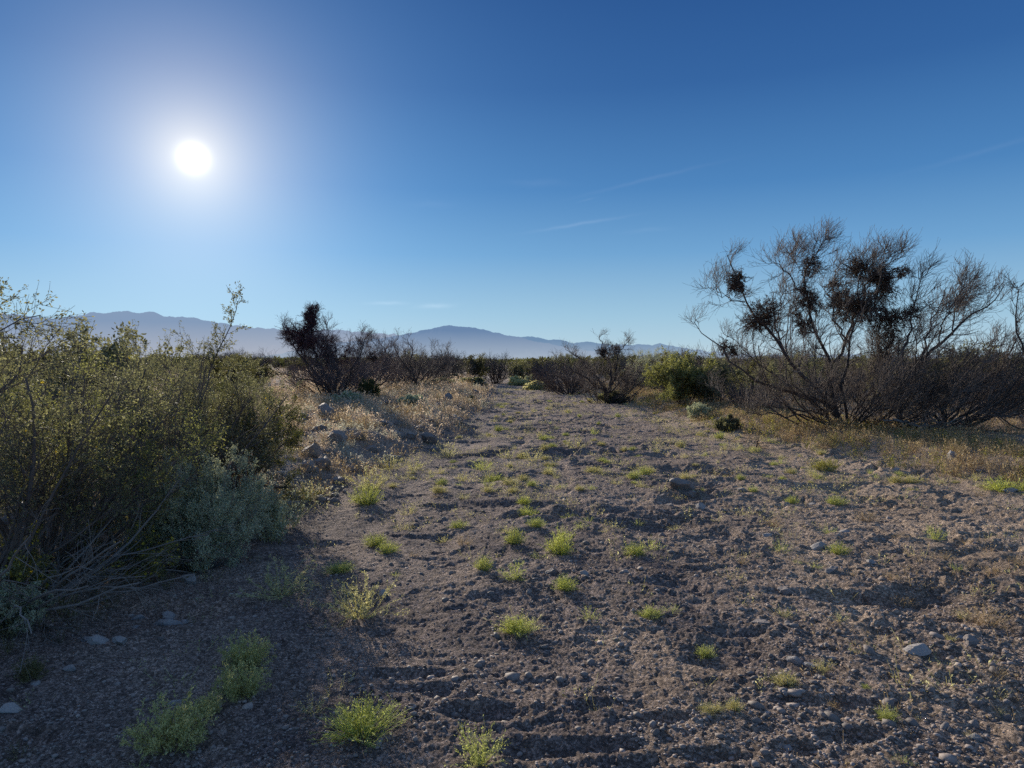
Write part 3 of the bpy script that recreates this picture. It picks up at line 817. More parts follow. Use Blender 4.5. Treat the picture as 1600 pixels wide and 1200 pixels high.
bush('green_shrub', 'small dark leafy green shrub in front of the bare mesquite on the bank edge', 'shrub', on_ground(1138, 672), 0.34, 'creo_green', 'creo_bark', 66, 34, (15, 86), 0.032, 11, kids=(8, 5), stem_r=.005)
bush('green_shrub', 'grey-green shrub at the foot of the mesquite with the small dark clump', 'shrub', on_ground(958, 630), 0.5, 'creo_green', 'creo_bark', 67, 30, (15, 86), 0.045, 9, kids=(8, 5), stem_r=.005, sc=(1.3, 1, 1))
bush('green_shrub', 'spiky pale shrub just below the bright olive creosote', 'shrub', on_ground(1092, 657), 0.5, 'salt', 'creo_bark', 68, 30, (45, 88), 0.036, 6, kids=(7, 5), stem_r=.005)
for k, (px, py, w, h, mt, lb) in enumerate([
        (578, 622, 34, 28, 'creo_dark', 'dark green shrub at the foot of the reddish mistletoe tree'),
        (551, 606, 28, 20, 'creo_dark', 'darkest small shrub under the skirt of the mistletoe tree'),
        (662, 592, 40, 16, 'creo_dark', 'wide dark green shrub under the greyish mesquite'),
        (695, 603, 36, 10, 'creo_green', 'flat green shrub lying lowest of the row on the bank'),
        (705, 595, 30, 9, 'creo_dark', 'flat dark shrub just above the lowest of the row'),
        (735, 600, 30, 9, 'creo_green', 'flat green shrub nearest the bend of the wash'),
        (646, 632, 40, 16, 'salt', 'low grey shrub spreading among the stones of the bank'),
        (543, 630, 34, 18, 'salt', 'grey saltbush tuft below the darkest small shrub'),
        (808, 602, 28, 12, 'tuft_pale', 'bright green low shrub where the wash narrows'),
        (842, 609, 36, 12, 'tuft_pale', 'brighter and wider green low shrub on the far gravel edge'),
        (838, 597, 26, 14, 'salt', 'pale grey-green low shrub behind the two bright ones'),
        (736, 628, 14, 8, 'creo_green', 'tiny round green shrub alone among the dry plants'),
        ]):
    p = on_ground(px, py)
    k_ = p[1] / F_PX
    bush('low_shrub', lb, 'shrub', p, h * k_ * 1.15, mt, 'creo_bark', 80 + k, 26, (12, 86), max(0.02, 1.9 * k_), 9, kids=(7, 5), stem_r=.004, sc=(w / h * 0.62, w / h * 0.5, 1))

# ---- far shrubs: prototypes and copies
def far_proto(kind, seed):
    if kind == 'bare':
        rng = np.random.default_rng(seed)
        root = link('bare_shrub', None, loc=(0, 0, 0))
        P0, R0 = fan(26, 1.35, (18, 82), .03, .03, .1, 8, .4, .01, .3, rng=rng)
        P1, R1 = grow(P0, R0, 10, .9, .2, 1, (20, 55), .06, (0, 0, 0), .14, 6, .5, .3, .008, rng=rng)
        P2, R2 = grow(P1, R1, 5, .45, .15, 1, (20, 55), .05, (0, 0, 0), .16, 4, .6, .2, .006, rng=rng)
        g = Geo(); g.add(*tubes(P0, R0, 4)); link('trunk', g.mesh('trunk', M['bark']), root)
        g = Geo(); g.add(*tubes(P1, R1, 3)); g.add(*tubes(P2, R2, 3)); link('crown', g.mesh('crown', M['twig'] if seed % 2 else M['darktwig']), root)
        return root
    return bush('far_shrub', None, None, (0, 0, 0), 1.7, 'far_olive' if kind == 'creo' else ('creo_dark' if kind == 'creo_dark' else 'creo_green'), 'creo_bark', seed, 26, (25, 84), 0.07, 6, kids=(9, 5), stem_r=.02)


protos = {}
usedp = {}
for key, sd in (('bare', 101), ('bare', 102), ('bare', 103), ('creo', 104), ('creo_green', 105), ('creo', 106), ('creo_dark', 107)):
    protos.setdefault(key, []).append(far_proto(key, sd))


def place_far(kind, px, Y, s, label, group, cat='shrub'):
    pl = protos[kind]
    src = pl[R.integers(len(pl))]
    if src.name in usedp:
        o = copy_thing(src)
    else:
        o = src; usedp[src.name] = 1
    p = gpos(px, Y)
    o.location = Vector([float(c) for c in p]); o.rotation_euler = (0, 0, float(R.uniform(0, 6.28)))
    s = float(s)
    o.scale = (s * float(R.uniform(0.9, 1.3)), s, s * float(R.uniform(0.85, 1.1)))
    tag(o, label, cat, group)
    o.name = 'bare_shrub' if kind == 'bare' else 'far_shrub'
    return o


LF = {'bare': 'bare brown twiggy shrub in the distant belt along the horizon', 'creo': 'dull olive shrub in the distant belt along the horizon',
      'creo_green': 'green leafy shrub in the distant belt along the horizon', 'creo_dark': 'very dark shrub in the distant belt along the horizon'}
GF = {'bare': 'bare shrubs along the horizon', 'creo': 'olive shrubs along the horizon', 'creo_green': 'green shrubs along the horizon', 'creo_dark': 'dark shrubs along the horizon'}
kinds = ['bare', 'creo', 'creo_green', 'creo_dark']
# nearer mid-ground ones, placed by hand
for px, Y, s, kd in [(400, 36, .8, 'creo'), (380, 26, .6, 'creo'), (610, 36, 1.0, 'bare'), (690, 42, 1.0, 'bare'), (735, 46, 1.0, 'creo'), (775, 48, 1.0, 'bare'), (812, 50, .95, 'creo_green'),
                     (845, 46, .95, 'creo'), (872, 38, 1.0, 'bare'), (890, 33, .8, 'bare'), (1000, 33, .9, 'bare'), (985, 42, 1.1, 'creo'), (1050, 38, 1.0, 'bare'), (1090, 36, 1.2, 'creo'),
                     (1150, 30, 1.1, 'bare'), (1180, 26, .9, 'creo'), (1300, 30, 1.1, 'creo'), (1340, 24, .6, 'bare'), (1480, 26, 1.0, 'creo'), (1530, 30, 1.1, 'creo_green'), (1560, 22, .6, 'bare'),
                     (1600, 28, 1.1, 'creo'), (1180, 19.5, .5, 'bare'), (1465, 20, .9, 'creo'), (1580, 19, .7, 'bare'), (1640, 20, .9, 'creo'), (330, 18, .8, 'creo'), (150, 15, 1.05, 'creo_green'),
                     (40, 17, 1.1, 'creo'), (-60, 14, 1.0, 'creo'), (-150, 9, 1.0, 'creo_green'), (-260, 7, 1.0, 'creo'), (1720, 24, 1.1, 'bare'), (1800, 19, 1.0, 'creo')]:
    place_far(kd, px, Y, s, LF[kd].replace('in the distant belt along the horizon', 'among those just beyond the banks'), GF[kd].replace('along the horizon', 'just beyond the banks'))
for k in range(190):
    Y = float(R.uniform(46, 120)) if k < 150 else float(R.uniform(28, 46))
    px = float(R.uniform(-150, 1850))
    if Y < 60:
        x = (px - 800) / F_PX * Y
        l_, r_ = edges(np.array([x]), np.array([Y]))
        if l_[0] - 1.5 < x < r_[0] + 1.5:
            continue
        if Y < 46 and 380 < px < 1000:
            continue
    kd = kinds[R.choice(4, p=[.42, .38, .07, .13])]
    place_far(kd, px, Y, R.uniform(.65, 1.15) * (1.0 + max(0, Y - 60) * .003), LF[kd], GF[kd])
for key in protos:
    for o in protos[key]:
        if o.name.split('.')[0] in ('far_shrub', 'bare_shrub') and 'label' not in o.keys():
            for ch in [q for q in COL.objects if q.parent == o]:
                bpy.data.objects.remove(ch)
            bpy.data.objects.remove(o)

# beyond them the scrub reads as one mass
n = 5200
ys = R.uniform(110, 900, n) ** 1.0; pxs = R.uniform(-300, 1900, n)
xs = (pxs - 800) / F_PX * ys
rng = np.random.default_rng(3)
tp = []
for k in range(3):
    P0, R0 = fan(12, 1.3, (20, 84), .04, .03, .1, 4, .6, .02, .3, rng=rng)
    V1, q1 = leaves(P0, 9, .5, .25, .5, .6, .25, rng=rng)
    tp.append((V1, [q1]))
g = scatter(tp, np.stack([xs, ys, H(xs, ys)], -1), R.uniform(.7, 1.25, n), R.uniform(0, 6.28, n))
tag(link('scrub_vegetation', g.mesh('scrub_vegetation', M['creo_dark'])), 'dark low scrub covering the plain in front of the mountains', 'vegetation', kind='stuff')


# ------------------------------------------------------------------ ground litter: annual plants
def mini(kind, seed):
    rng = np.random.default_rng(seed)
    g = Geo()
    if kind == 'dry':                       # knee-low dry annual with seed heads
        P0, R0 = fan(7, .2, (35, 85), .0022, .02, .1, 4, .03, .0015, .3, rng=rng)
        g.add(*tubes(P0, R0, 3)); g.add(*leaves(P0, 7, .030, .25, .5, .5, .012, rng=rng))
    elif kind == 'fine':
        P0, R0 = fan(14, .2, (45, 88), .0016, .0, .1, 3, .03, .0012, .4, rng=rng)
        g.add(*tubes(P0, R0, 3)); g.add(*leaves(P0, 2, .03, .5, .3, .8, .006, rng=rng))
    else:                                   # seedling: few leaves
        P0, R0 = fan(13, .085, (15, 80), .0012, .0, .12, 3, .02, .001, .4, rng=rng)
        g.add(*tubes(P0, R0, 3)); g.add(*leaves(P0, 4, .012, .15, .35, .8, .005, rng=rng))
    return (np.concatenate(g.V), [np.concatenate(v) for v in g.F.values()])


T_dry = [mini('dry', s) for s in range(5)]
T_fine = [mini('fine', s + 10) for s in range(5)]
T_seed = [mini('seed', s + 20) for s in range(5)]


def zone(n, fn, ylo, yhi, xlo, xhi, power=1.0):
    """points spread so that nearer ground gets its share; fn gives keep probability"""
    t = R.uniform(0, 1, n)
    y = ylo * (yhi / ylo) ** t
    x = R.uniform(-1, 1, n) * 0.95 * y * .9
    x = np.clip(R.uniform(xlo, xhi, n), -.95 * y, .95 * y) if xhi - xlo < 12 else x
    l_, r_ = edges(x, y)
    keep = R.uniform(0, 1, n) < fn(x, y, l_, r_)
    x, y = x[keep], y[keep]
    return x, y


def lay(name, T, xy, smin, smax, m, label, cat, mpx=0.0):
    x, y = xy
    pts = np.stack([x, y, H(x, y) - .005], -1)
    s = R.uniform(smin, smax, len(x)) * (1 + mpx * np.clip(y - 10, 0, 40) / 40)
    g = scatter(T, pts, s, R.uniform(0, 6.28, len(x)))
    return tag(link(name, g.mesh(name, M[m])), label, cat, kind='stuff')


clump = lambda x, y, s, f: sstep(-.15, .35, fbm(x * f, y * f, 3, s))
lay('dry_annual_plants', T_dry, zone(6500, lambda x, y, l, r: sstep(0, .5, l - x) * (.12 + .88 * clump(x, y, 301, 1.6)) * sstep(6, 8, y), 6, 42, -9, 0), .3, .85, 'pink',
    'carpet of pinkish dry annual plants over the rocky bank', 'dry plants', .7)
lay('dry_plants_field', T_dry, zone(16000, lambda x, y, l, r: sstep(0, .5, l - x) * (.3 + .7 * clump(x, y, 311, .6)) * sstep(12, 16, y), 12, 75, -40, -1), .5, 1.3, 'pink',
    'pale dry plants covering the flat behind the rocky bank', 'dry plants', 1.2)
lay('dry_grass', T_fine, zone(10000, lambda x, y, l, r: sstep(-.3, .6, l - x) * clump(x, y, 302, 1.1) * sstep(6, 9, y), 6, 42, -9, 0), .5, 1.2, 'straw',
    'straw-coloured fine grass among the stones of the rocky bank', 'grass', .6)
lay('green_weeds', T_dry, zone(5500, lambda x, y, l, r: sstep(-.2, .6, l - x) * clump(x, y, 303, .9) * sstep(6, 9, y), 6, 42, -9, 0), .4, .95, 'pod',
    'pale green weeds mixed into the dry plants of the rocky bank', 'weeds', .6)
lay('straw_grass', T_fine, zone(20000, lambda x, y, l, r: sstep(-.2, .5, x - r) * (1 - .7 * sstep(2.5, 4, x - r)) * (.3 + .7 * clump(x, y, 304, .8)), 7, 40, 1, 12.5), .5, 1.2, 'straw',
    'straw-coloured grass fringing the bank below the bare mesquites', 'grass', .5)
lay('green_grass', T_fine, zone(13000, lambda x, y, l, r: sstep(-.2, .5, x - r) * (1 - sstep(2.2, 3.6, x - r)) * (.25 + .75 * clump(x, y, 305, .7)), 7, 32, 1, 12.5), .3, .95, 'olive',
    'olive green grass in front of the bare mesquites', 'grass', .5)
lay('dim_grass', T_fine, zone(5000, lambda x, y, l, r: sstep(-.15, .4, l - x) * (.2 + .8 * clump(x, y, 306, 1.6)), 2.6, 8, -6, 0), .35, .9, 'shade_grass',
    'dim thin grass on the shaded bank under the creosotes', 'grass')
lay('seedlings', T_seed, zone(8000, lambda x, y, l, r: (x > l) * (x < r + .3) * clump(x, y, 307, .9) * (.10 + .9 * sstep(6, 10, y)), 3.2, 42, -2.5, 6.5), .7, 1.8, 'tuft_pale',
    'sparse pale seedlings dotted over the gravel wash', 'seedlings', .5)
lay('dry_seedlings', T_seed, zone(5200, lambda x, y, l, r: (x > .6) * (x < r + .3) * clump(x, y, 308, .8) * (.1 + .5 * sstep(1.2, 3, x)), 2.6, 30, 0, 9.5), .5, 1.5, 'straw',
    'sparse straw-coloured seedlings dotted over the trampled sand', 'seedlings', .4)


# ------------------------------------------------------------------ stones
def icosphere(sub):
    import bmesh
    bm = bmesh.new(); bmesh.ops.create_icosphere(bm, subdivisions=sub, radius=1.0)
    V = np.array([v.co[:] for v in bm.verts]); F = np.array([[v.index for v in f.verts] for f in bm.faces]); bm.free()
    return V, F


ICO1 = icosphere(1); ICO3 = icosphere(3); ICO4 = icosphere(4)


def stone(ico, seed, cuts=15, rough=.07):
    rng = np.random.default_rng(seed)
    V = ico[0].copy()
    for _ in range(cuts):                    # broken faces
        nrm = unit(rng.normal(size=3)); d = rng.uniform(.45, .8)
        s = V @ nrm
        V = V - np.where(s > d, (s - d) * .97, 0)[:, None] * nrm
    ph = rng.uniform(0, 9, 3)
    nz = perlin(V[:, 0] * 1.7 + ph[0] + V[:, 2], V[:, 1] * 1.7 + ph[1] - V[:, 2] * .7, seed) + .5 * perlin(V[:, 0] * 5 + ph[0] + V[:, 2] * 3, V[:, 1] * 5 + ph[1] - V[:, 2] * 2, seed + 1)
    V = V * (1 + rough * 1.6 * nz)[:, None]
    V = V + .10 * np.stack([V[:, 1] * V[:, 2], V[:, 0] ** 2, V[:, 0] * V[:, 1]], -1) * rng.uniform(-2, 2, 3)
    V = V / np.abs(V[:, :2]).max() * np.array([rng.uniform(.9, 1.15), rng.uniform(.7, .95), rng.uniform(.55, .8)])
    return V, ico[1]


peb = []
for s in range(10):
    V, F = stone(ICO1, 500 + s, 5, .2)
    peb.append((V, [F]))


def pebbles(n, fn, ylo, yhi, smed, m, name, label, spx=.62, smax=.05, xr=(-7, 10)):
    t = R.uniform(0, 1, n); y = ylo * (yhi / ylo) ** t
    x = R.uniform(-1, 1, n) * .85 * y
    l_, r_ = edges(x, y)
    k = R.uniform(0, 1, n) < fn(x, y, l_, r_)
    x, y = x[k], y[k]
    s = np.minimum(smed * np.exp(R.normal(0, .55, len(x))), smax)
    s = np.maximum(s, spx * y / 710.0)
    z = H(x, y)
    g = scatter(peb, np.stack([x, y, z + s * .12], -1), s, R.uniform(0, 6.28, len(x)), None, R.uniform(.7, 1.2, len(x)))
    return tag(link(name, g.mesh(name, M[m])), label, 'gravel', kind='stuff')


strip = lambda x, y: np.exp(-((x - (1.2 + .14 * y)) / 1.7) ** 2)
pebbles(110000, lambda x, y, l, r: ((x > l - .3) & (x < r + .5)) * (.25 + .75 * clump(x, y, 401, 1.2)) * (.45 + .55 * strip(x, y)), 2.4, 40, .0050, 'pebble', 'gravel', 'fine dark gravel covering the dry wash')
pebbles(12000, lambda x, y, l, r: ((x > l - .5) & (x < r + .5)) * (.04 + .96 * strip(x, y)) * clump(x, y, 402, .7), 3.0, 40, .012, 'rock_dark', 'coarse_gravel', 'coarse gravel strewn along the middle of the dry wash', smax=.040, spx=.75)
pebbles(20000, lambda x, y, l, r: (x < l + .2) * (x > l - 7) * clump(x, y, 403, 1.0) * sstep(4.5, 7, y), 3.0, 40, .036, 'rock_dark', 'bank_rubble', 'small grey rubble between the dry plants of the rocky bank', smax=.15)

protoR = [new_mesh('stone', *(lambda a: (a[0], [a[1]]))(stone(ICO4, 600 + s)), M['rock'], False) for s in range(7)]
protoD = [new_mesh('stone', *(lambda a: (a[0], [a[1]]))(stone(ICO4, 620 + s, 17, .10)), M['rock_dark'], False) for s in range(5)]
STONES = [  # px, py, width px, dark?, height factor, label (None: one of the small loose stones)
    (262, 969, 46, 0, .8, 'largest pale grey stone on the shaded side of the wash'),
    (262, 950, 32, 0, .8, 'long flat pale stone just behind the largest shaded one'),
    (286, 957, 20, 0, .8, 'small pale stone wedged beside the largest shaded one'),
    (297, 910, 36, 0, .9, 'rounded dull stone on the bank edge below the saltbush'),
    (185, 1005, 28, 0, .9, 'upright pale stone at the end of the shaded stone row'),
    (153, 1006, 34, 0, .7, 'flat pale stone in the middle of the shaded stone row'),
    (137, 995, 22, 0, .7, 'dim stone behind the flat one in the shaded stone row'),
    (108, 1045, 26, 0, .6, 'half-buried stone on the shaded bank by the light streak'),
    (56, 1066, 22, 0, .6, 'half-buried stone below the round dim plant on the shaded bank'),
    (18, 1106, 38, 0, .7, 'pale stone at the bottom corner under the shaded bank'),
    (270, 1101, 24, 0, .6, 'lone buried stone behind the biggest feathery green plant'),
    (212, 963, 13, 0, .8, 'tiny pale stone on the shaded bank edge left of the largest one'),
    (215, 950, 22, 0, .6, 'dim buried stone above the tiny pale one on the shaded bank'),
    (598, 928, 18, 0, .9, 'white stone at the tips of the wiry green plant'),
    (1242, 1032, 30, 0, 1.1, 'round tan stone beside a green tuft in the trampled sand'),
    (1264, 1041, 26, 0, .7, 'flat grey stone between the round tan stone and a green tuft'),
    (1437, 1021, 46, 0, .55, 'long flat blue-grey slab lying in the trampled sand'),
    (1503, 998, 20, 0, 1.1, 'tan stone beside the dark one under a pale tuft'),
    (1517, 1008, 26, 1, .9, 'dark angular stone leaning on the tan one'),
    (1291, 1014, 13, 0, .8, None), (1312, 972, 10, 0, .8, None), (1298, 972, 11, 0, .8, None),
    (1267, 788, 30, 0, .8, 'broad grey stone among the weeds of the upper gravel'),
    (1062, 764, 46, 1, .75, 'largest dark stone of the middle gravel strip'), (1080, 770, 26, 1, .8, 'dark stone touching the largest one of the gravel strip'),
    (1200, 838, 20, 0, .7, None), (1279, 855, 28, 0, .8, 'blue-grey stone beside a green tuft on the gravel strip'), (1094, 794, 18, 0, .9, None), (1160, 766, 18, 0, .8, None),
    (1254, 855, 16, 1, .8, None), (1300, 893, 30, 1, .7, 'angular dark stone below the blue-grey one'), (1227, 928, 26, 1, .8, 'dark knobbly stone near the middle of the trampled sand'), (1262, 937, 20, 1, .5, None),
    (1487, 716, 22, 0, 1.2, 'pale upright stone in the straw grass on the bank'), (1580, 770, 24, 0, .6, 'pale flat stone at the edge beside the bright green tuft'),
    (1525, 1161, 24, 0, .8, None), (1541, 1150, 12, 0, .8, None), (1531, 1101, 18, 1, .9, None), (1402, 1047, 14, 1, .8, None), (1516, 1085, 10, 0, .8, None),
    (862, 891, 24, 1, .8, 'brown stone above a green tuft in the middle of the wash'), (912, 899, 16, 0, .8, None), (981, 822, 10, 0, .8, None), (1232, 982, 20, 1, .5, None),
    (1190, 978, 36, 1, .35, 'dark flat clod at the rim of a shaded hollow'), (1150, 1070, 14, 1, .7, None), (1328, 780, 9, 0, .8, None), (1381, 841, 10, 0, .8, None), (1395, 943, 16, 0, .6, None),
    (1130, 800, 16, 1, .8, None), (1035, 775, 16, 1, .8, None), (1048, 790, 14, 1, .8, None), (1110, 776, 14, 0, .8, None), (1185, 800, 14, 1, .8, None), (1320, 830, 22, 0, .5, None), (1360, 880, 16, 0, .6, None),
    (955, 985, 12, 1, .9, None), (970, 1030, 14, 1, .8, None), (1230, 1160, 24, 0, .5, None), (1052, 1135, 16, 1, .7, None), (1150, 1080, 8, 0, .9, None), (1420, 1085, 10, 0, .8, None), (1440, 1090, 12, 0, .8, None),
    (1270, 1075, 18, 1, .7, None), (1292, 1118, 16, 1, .4, None),
    (507, 652, 34, 0, .9, 'big rounded grey boulder highest on the rocky bank'), (474, 658, 24, 0, 1.0, 'rounded grey boulder left of the highest one'), (525, 690, 32, 1, .9, 'dark boulder in the middle of the pinkish dry plants'),
    (700, 628, 16, 0, 1.3, 'upright blue-grey boulder alone near the far bank top'), (742, 617, 14, 1, 1.1, 'small dark boulder farthest along the bank'), (490, 714, 32, 1, .9, 'dark boulder behind the creosote on the rocky bank'),
    (507, 730, 28, 1, 1.1, 'dark hooded boulder low on the rocky bank'), (482, 735, 28, 1, .9, 'dark boulder tucked left of the hooded one'), (670, 692, 28, 1, .9, 'dark boulder at the edge where bank meets wash'),
    (467, 704, 24, 0, .8, None), (712, 658, 20, 1, .8, None), (640, 684, 22, 1, .7, None), (580, 704, 22, 1, .7, None), (560, 680, 20, 0, .8, None), (600, 660, 16, 1, .8, None), (622, 642, 18, 0, .7, None),
    (530, 755, 22, 0, .8, None), (548, 735, 18, 1, .8, None), (455, 780, 22, 0, .8, None), (668, 612, 10, 0, 1, None), (718, 618, 10, 1, .9, None), (575, 640, 18, 0, .7, None), (605, 632, 16, 0, .7, None), (500, 770, 16, 0, .8, None),
    (1153, 684, 12, 0, .9, 'reddish small stone at the foot of the dark leafy green shrub'), (1400, 735, 14, 0, .8, None), (1530, 738, 16, 1, .8, None),
]
for k, (px, py, w, dk, hf, lb) in enumerate(STONES):
    p = on_ground(px, py)
    s = w / F_PX * p[1] / 2
    if px < 760 and py < 800:
        s *= 1.12
    onbank = px < 760 and py < 800
    me = protoD[k % 5] if (dk or onbank) else protoR[k % 7]
    o = link('boulder' if (onbank and w > 20) else 'stone', me, loc=(p[0], p[1], p[2] + s * (.45 if onbank else .15) * hf), rz=float(R.uniform(-.5, .5)) + (3.14 if k % 2 else 0), s=(s * 1.0, s * 1.0, s * 1.25 * hf))
    if lb:
        tag(o, lb, 'stone')
    elif onbank:
        tag(o, 'smaller stone half sunk among the dry plants of the rocky bank', 'stone', 'small stones on the rocky bank')
    else:
        tag(o, 'small loose stone lying on the gravelly sand of the wash', 'stone', 'small loose stones on the wash')


# ------------------------------------------------------------------ tufts
def tuft_mesh(kind, seed):
    """returns (blades Geo, leaves Geo or None); unit: 1 m wide"""
    rng = np.random.default_rng(seed)
    a = Geo(); b = Geo()
    if kind == 'cushion':
        P, Rd = fan(190, .55, (22, 88), .0075, -.01, .1, 4, .22, .005, .35, rng=rng)
        a.add(*tubes(P, Rd, 3))
        P2, R2 = grow(P, Rd, 1.5, .18, .3, 1, (20, 50), .03, (0, 0, 0), .1, 3, .8, .2, .004, rng=rng)
        a.add(*tubes(P2, R2, 3)); b.add(*leaves(P2, 2, .05, .2, .28, 1.2, .006, rng=rng)); b.add(*leaves(P, 3, .05, .4, .28, 1.2, .01, rng=rng))
    elif kind == 'wiry':
        P, Rd = fan(34, .66, (22, 82), .006, .03, .13, 7, .08, .004, .3, rng=rng)
        P2, R2 = grow(P, Rd, 3, .2, .2, 1, (20, 50), .06, (0, 0, 0), .12, 4, .7, .2, .003, rng=rng)
        a.add(*tubes(P, Rd, 3)); a.add(*tubes(P2, R2, 3))
        b.add(*leaves(P2, 5, .035, .0, .4, .6, .008, rng=rng)); b.add(*leaves(P, 22, .04, .05, .4, .6, .012, rng=rng))
    elif kind == 'feathery':
        P, Rd = fan(90, .46, (18, 80), .006, .03, .12, 6, .24, .003, .3, rng=rng)
        P2, R2 = grow(P, Rd, 6, .13, .15, 1, (20, 60), .05, (0, 0, 0), .12, 3, .7, .2, .002, rng=rng)
        a.add(*tubes(P, Rd, 3)); a.add(*tubes(P2, R2, 3))
        b.add(*leaves(P2, 9, .036, 0, .45, .5, .008, rng=rng))
    elif kind == 'sparse':
        P, Rd = fan(36, .55, (15, 80), .006, .0, .12, 5, .18, .004, .35, rng=rng)
        a.add(*tubes(P, Rd, 3)); b.add(*leaves(P, 9, .05, .15, .35, .9, .01, rng=rng))
    else:                                                  # grassy straw
        P, Rd = fan(90, .62, (25, 86), .004, -.02, .12, 5, .2, .003, .35, rng=rng)
        a.add(*tubes(P, Rd, 3)); b.add(*leaves(P, 3, .06, .55, .3, 1.2, .008, rng=rng))
    return a, b


TM = {}


def tuft_parts(kind, m, var):
    key = (kind, m, var)
    if key not in TM:
        a, b = tuft_mesh(kind, 900 + hash_kind(kind) * 10 + var)
        TM[key] = (a.mesh('stems', M[m]), b.mesh('leaves', M[m]))
    return TM[key]


def hash_kind(k):
    return ['cushion', 'wiry', 'feathery', 'sparse', 'straw'].index(k)


